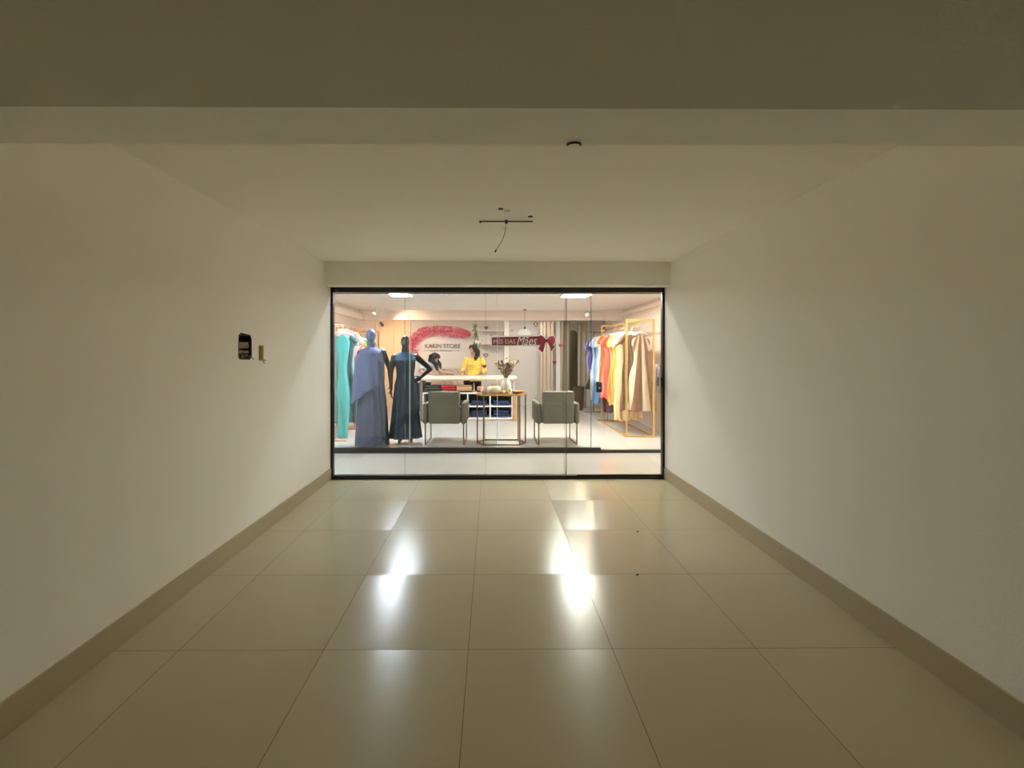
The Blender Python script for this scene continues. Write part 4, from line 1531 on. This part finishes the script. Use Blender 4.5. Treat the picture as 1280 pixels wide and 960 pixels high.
for (py, lab) in ((414.5, 'upper floating shelf on the store back wall beside the pilaster'), (431, 'lower floating shelf on the store back wall beside the pilaster')):
    a_, c_ = P(599, py, YE), P(630, py, YE)
    o = obj('floating_shelf', BX(((a_.x, YE - .2, a_.z), (c_.x, YE, a_.z + .03)), bevel=.003), M['backwall'])
    tag(o, lab, 'shelf')
    # a small thing standing on it
pl = thing('hanging_plant', 'thin hanging plant with trailing green leaves in front of the back wall', 'plant', P(594.5, 400, 10.9))
o0 = P(594.5, 400, 10.9)
bm = bmesh.new()
add_tube(bm, [(0, 0, H - o0.z), (0, 0, -.1), (.005, 0, -.35)], .005, 6)
obj('cord', bm, mat('cord', (190, 170, 130), .8), pl)
bm = bmesh.new()
add_lathe(bm, [(.03, 0), (.055, .03), (.06, .09), (.05, .09), (.04, .03)], 20, (.05, 0, -.62))
obj('planter', bm, M['white'], pl, True)
bm = bmesh.new()
for k in range(190):
    z = -rnd.uniform(.1, .85)
    w = .03 + .05 * (-z) + (.05 if z < -.4 else 0)
    c = Vector((rnd.gauss(.0 + .02 * math.sin(z * 9), w * .6), rnd.gauss(0, .03), z))
    d1_ = Vector((rnd.gauss(0, .6), rnd.gauss(0, .4), -1)).normalized()
    d2_ = d1_.cross(Vector((rnd.gauss(0, 1), 1, 0))).normalized()
    s = rnd.uniform(.018, .034)
    vs = [bm.verts.new(c + q) for q in (-d1_ * s, d2_ * s * .45, d1_ * s, -d2_ * s * .45)]
    bm.faces.new(vs)
lf = obj('leaves', bm, mat('leaf_green', (92, 104, 58), .6, var=.3, scale=20), pl)

# pendant shade
pd = thing('pendant_lamp', 'white domed pendant lamp shade above the banner', 'pendant lamp', P(656, 419, 9.9))
bm = bmesh.new()
add_lathe(bm, [(.185, 0), (.182, .02), (.165, .06), (.13, .11), (.10, .135), (.02, .145), (.016, .135), (.09, .125), (.12, .10), (.155, .055), (.175, .012)], 36)
obj('lamp_shade', bm, mat('white_shade', (252, 251, 246), .6), pd, True)
bm = bmesh.new()
z_top = H - P(656, 419, 9.9).z
add_tube(bm, [(0, 0, .14), (0, 0, z_top)], .004, 6)
add_lathe(bm, [(.04, z_top - .02), (.045, z_top)], 16)
obj('cord', bm, M['black'], pd)
bm = bmesh.new()
add_tube(bm, [(0, 0, .13), (0, 0, .19)], .02, 12)
obj('lamp_cap', bm, M['black'], pd, True)


# ------------------------------------------------------------------ fitting rooms
def curtain(px0, px1, d, m, label, seed, z0=.03, z1=2.3, folds=7, amp=.035):
    x0, x1 = (px0 - 614) * d / FPX, (px1 - 614) * d / FPX
    t = thing('curtain', label, 'curtain', ((x0 + x1) / 2, d, 0), group='fitting room curtains')
    rnd = random.Random(seed)
    ph = rnd.uniform(0, 6)
    n, w = 60, (x1 - x0) / 2
    rows = []
    for i in range(13):
        v_ = i / 12
        z = z1 + (z0 - z1) * v_
        fr, bk_ = [], []
        for j in range(n + 1):
            s = j / n
            x = -w + 2 * w * s + .012 * math.sin(3 * v_ + s * 9)
            y = amp * (.6 + .5 * v_) * math.sin(2 * PI * folds * s + ph + .5 * math.sin(v_ * 2)) + .012 * math.sin(11 * s + v_ * 3)
            fr.append((x, y, z))
            bk_.append((x, y + .006, z))
        rows.append(fr + bk_[::-1])
    bm = bmesh.new()
    add_rings(bm, rows)
    obj('drape', bm, m, t, True)
    return t


b = bmesh.new()
add_tube(b, [(1.2, 11.25, 2.33), (2.75, 11.25, 2.33)], .015, 12)
for xx in (1.22, 2.0, 2.73):
    add_tube(b, [(xx, 11.25, 2.33), (xx, YE, 2.33)], .010, 8)
    add_lathe(b, [(.03, 0), (.03, .01)], 12, (xx, YE - .02, 2.33))
o = obj('curtain_rail', b, M['darkgold'], None, True)
tag(o, 'dark metal curtain rail of the fitting rooms', 'curtain rail')
cm1 = mat('pale_curtain', (206, 192, 176), .85, var=.05, scale=10)
cm2 = mat('grey_curtain', (160, 150, 134), .85, var=.05, scale=10)
curtain(674, 692, 11.25, cm1, 'pale beige fitting room curtain behind the banner bow', 2, folds=4)
curtain(700, 713, 11.25, cm2, 'grey fitting room curtain beside the arched mirror', 3, folds=2, amp=.025)
curtain(722, 734, 11.25, cm2, 'grey fitting room curtain right of the arched mirror', 4, folds=2, amp=.025)
o = P(699.5, 470, 11.42)
t = hang('teal_dress', 'narrow teal dress hanging between the fitting room curtains', o.x, 11.5, 1.72, 1.1, fabric((104, 158, 152)), .06, 1.0, .03, rail=2.0)
mr = thing('mirror', 'tall arched dark mirror between the grey curtains', 'mirror', (2.21, 11.5, 0))
def arch(w, z0, z1, n=16):
    return [(-w, z0), (w, z0)] + [(w * math.cos(PI * k / n), z1 - w + w * math.sin(PI * k / n)) for k in range(n + 1)]
bm = bmesh.new()
add_prism(bm, arch(.125, .35, 2.08), .0, .03)
obj('frame', bm, mat('dark_olive_frame', (70, 60, 40), .5), mr)
bm = bmesh.new()
add_prism(bm, arch(.105, .37, 2.06), -.004, .0)
obj('glass_panel', bm, mat('smoked_mirror', (92, 82, 56), .25, metal=.5), mr)
bm = bmesh.new()
add_box(bm, (-.11, .03, 0), (-.08, .06, .5))
add_box(bm, (.08, .03, 0), (.11, .06, .5))
obj('foot', bm, M['darkgold'], mr)
bk = thing('basket', 'dark brown woven basket on the floor before the arched mirror', 'basket', (2.24, 10.95, 0))
bm = bmesh.new()
prof = [(.10, 0)] + [(.105 + .035 * k / 14 + (.004 if k % 2 else -.004), .03 * k + .005) for k in range(20)] + [(.15, .60), (.135, .6), (.12, .1)]
add_lathe(bm, prof, 30)
obj('basket_body', bm, mat('dark_wicker', (66, 48, 32), .8, var=.2, scale=50), bk, True)
bm = bmesh.new()
add_tube(bm, [(.148 * math.cos(a), .148 * math.sin(a), .6) for a in (2 * PI * j / 24 for j in range(25))], .012, 8)
obj('rim', bm, mat('dark_rim', (52, 38, 26), .8), bk, True)


# ------------------------------------------------------------------ decals on the store glass
DG = YS + .0105
def dec(px, py):
    return P(px, py, DG)


red = mat('crimson_vinyl', (136, 26, 48), .5)
red2 = mat('rose_red_vinyl', (172, 58, 74), .5)
wht = mat('white_vinyl', (246, 240, 238), .5)
bn = thing('banner_sticker', 'crimson window sticker with white lettering and a ribbon bow on the store glass', 'sticker', dec(654, 428))
o0 = dec(654, 428)


def shape(pts, y0, y1):
    bm = bmesh.new()
    add_prism(bm, [((dec(x, y) - o0).x, (dec(x, y) - o0).z) for x, y in pts], y0, y1)
    return bm


strip = [(614.8, 421.8), (676, 420.2), (676, 431.2), (614.8, 431.8)]
strip_o = [(613.6, 420.6), (676, 419.0), (676, 432.4), (613.6, 433)]
loopL = [(683.5, 425.5), (679, 420.5), (675.5, 418.8), (673.5, 421.5), (672.5, 425.5), (674, 430), (677.5, 429.5), (681, 428.2)]
loopR = [(682.5, 425.5), (687, 421), (691, 419.5), (693.8, 422.5), (694, 427), (692, 430.5), (688, 429.5), (684.5, 428.2)]
tailL = [(682, 427), (677, 429), (672.8, 436), (678.5, 441), (680.5, 434)]
tailR = [(684, 427), (687.5, 434), (688.8, 439.5), (693.5, 433.5), (690, 429.5)]
def grow(pts, g):
    cx, cy = sum(p[0] for p in pts) / len(pts), sum(p[1] for p in pts) / len(pts)
    out = []
    for x, y in pts:
        l = math.hypot(x - cx, y - cy)
        out.append((x + (x - cx) / l * g, y + (y - cy) / l * g))
    return out


obj('white_outline', shape(strip_o, 0, .0010), wht, bn)
bm = bmesh.new()
for i, q in enumerate((loopL, loopR, tailL, tailR)):
    add_prism(bm, [((dec(x, y) - o0).x, (dec(x, y) - o0).z) for x, y in grow(q, 1.3)], -.0002 - .00006 * i, .0008)
obj('bow_outline', bm, wht, bn)
obj('banner_strip', shape(strip, -.0016, -.0003), red, bn)
bw = obj('bow_loop', shape(loopL, -.0028, -.0012), red, bn)
obj('bow_loop', shape(loopR, -.0028, -.0012), red2, bn)
obj('bow_tail', shape(tailL, -.0030, -.0013), red, bn)
obj('bow_tail', shape(tailR, -.0030, -.0013), red, bn)
obj('bow_knot', shape([(680.8, 424.5), (685, 424.5), (685.6, 428), (680.4, 428)], -.0036, -.0014), mat('deep_red_vinyl', (104, 16, 34), .5), bn)
a_, c_ = dec(617, 429.6) - o0, dec(644.2, 422.9) - o0
bm = fit_x(text_bm('M\u00caS DAS', .1, .002), a_.x, c_.x, a_.z, c_.z)
for v_ in bm.verts:
    v_.co.y -= .0028
obj('lettering', bm, wht, bn)
a_, c_ = dec(646, 431.6) - o0, dec(671, 420.2) - o0
bm = fit_x(text_bm('M\u00e3es', .14, .002, shear=.35), a_.x, c_.x, a_.z, c_.z)
for v_ in bm.verts:
    v_.co.y -= .0030
obj('script_lettering', bm, wht, bn)


def heart_pts(cx, cy, r):
    out = []
    for k in range(24):
        a = 2 * PI * k / 24
        x = 16 * math.sin(a) ** 3
        y = 13 * math.cos(a) - 5 * math.cos(2 * a) - 2 * math.cos(3 * a) - math.cos(4 * a)
        out.append((cx + x / 16 * r, cy - y / 16 * r))
    return out


HG = 'heart stickers on the store glass'
for (x, y, r, m_, lab, inner_) in (
        (607.8, 409.8, 2.6, red, 'dark red heart sticker above the woman in yellow', False),
        (669.8, 405.6, 2.9, red, 'crimson heart sticker with a white centre above the banner', True),
        (701, 432, 2.8, red2, 'rose red heart sticker just right of the banner bow', False),
        (693, 453.2, 2.8, red2, 'rose red heart sticker below the banner bow', False),
        (607.3, 444.2, 3.0, red, 'crimson heart sticker with a pale centre beside the woman in yellow', True),
        (605.6, 458, 2.8, red, 'dark red heart sticker over the yellow blouse', False)):
    o0 = dec(x, y)
    if inner_:
        hr = thing('heart_sticker', lab, 'sticker', o0, group=HG)
        obj('heart', shape(heart_pts(x, y, r), -.0012, 0), m_, hr)
        obj('pale_centre', shape(heart_pts(x, y, r * .55), -.002, -.0008), wht, hr)
    else:
        o = obj('heart_sticker', shape(heart_pts(x, y, r), -.0012, 0), m_)
        o.location = o0
        tag(o, lab, 'sticker', HG)
for (x, y, r, m_, lab) in ((623.5, 416.5, .9, wht, 'small white dot sticker left above the banner'), (613.9, 419, .9, red, 'small dark dot sticker at the top left corner of the banner'),
                           (640, 413, .9, red, 'small dark dot sticker above the lettering of the banner'), (685, 402, 1.0, wht, 'small white dot sticker high above the bow'),
                           (697.3, 412.8, 1.1, wht, 'small white dot sticker above the heart beside the bow'), (621.3, 440, 1.0, red, 'small dark dot sticker below the banner on the left'),
                           (633, 448, .9, red, 'small dark dot sticker below the banner over the flowers')):
    o0 = dec(x, y)
    o = obj('dot_sticker', shape([(x + r * math.cos(2 * PI * k / 14), y + r * math.sin(2 * PI * k / 14)) for k in range(14)], -.0012, 0), m_)
    o.location = o0
    tag(o, lab, 'sticker', 'dot stickers on the store glass')
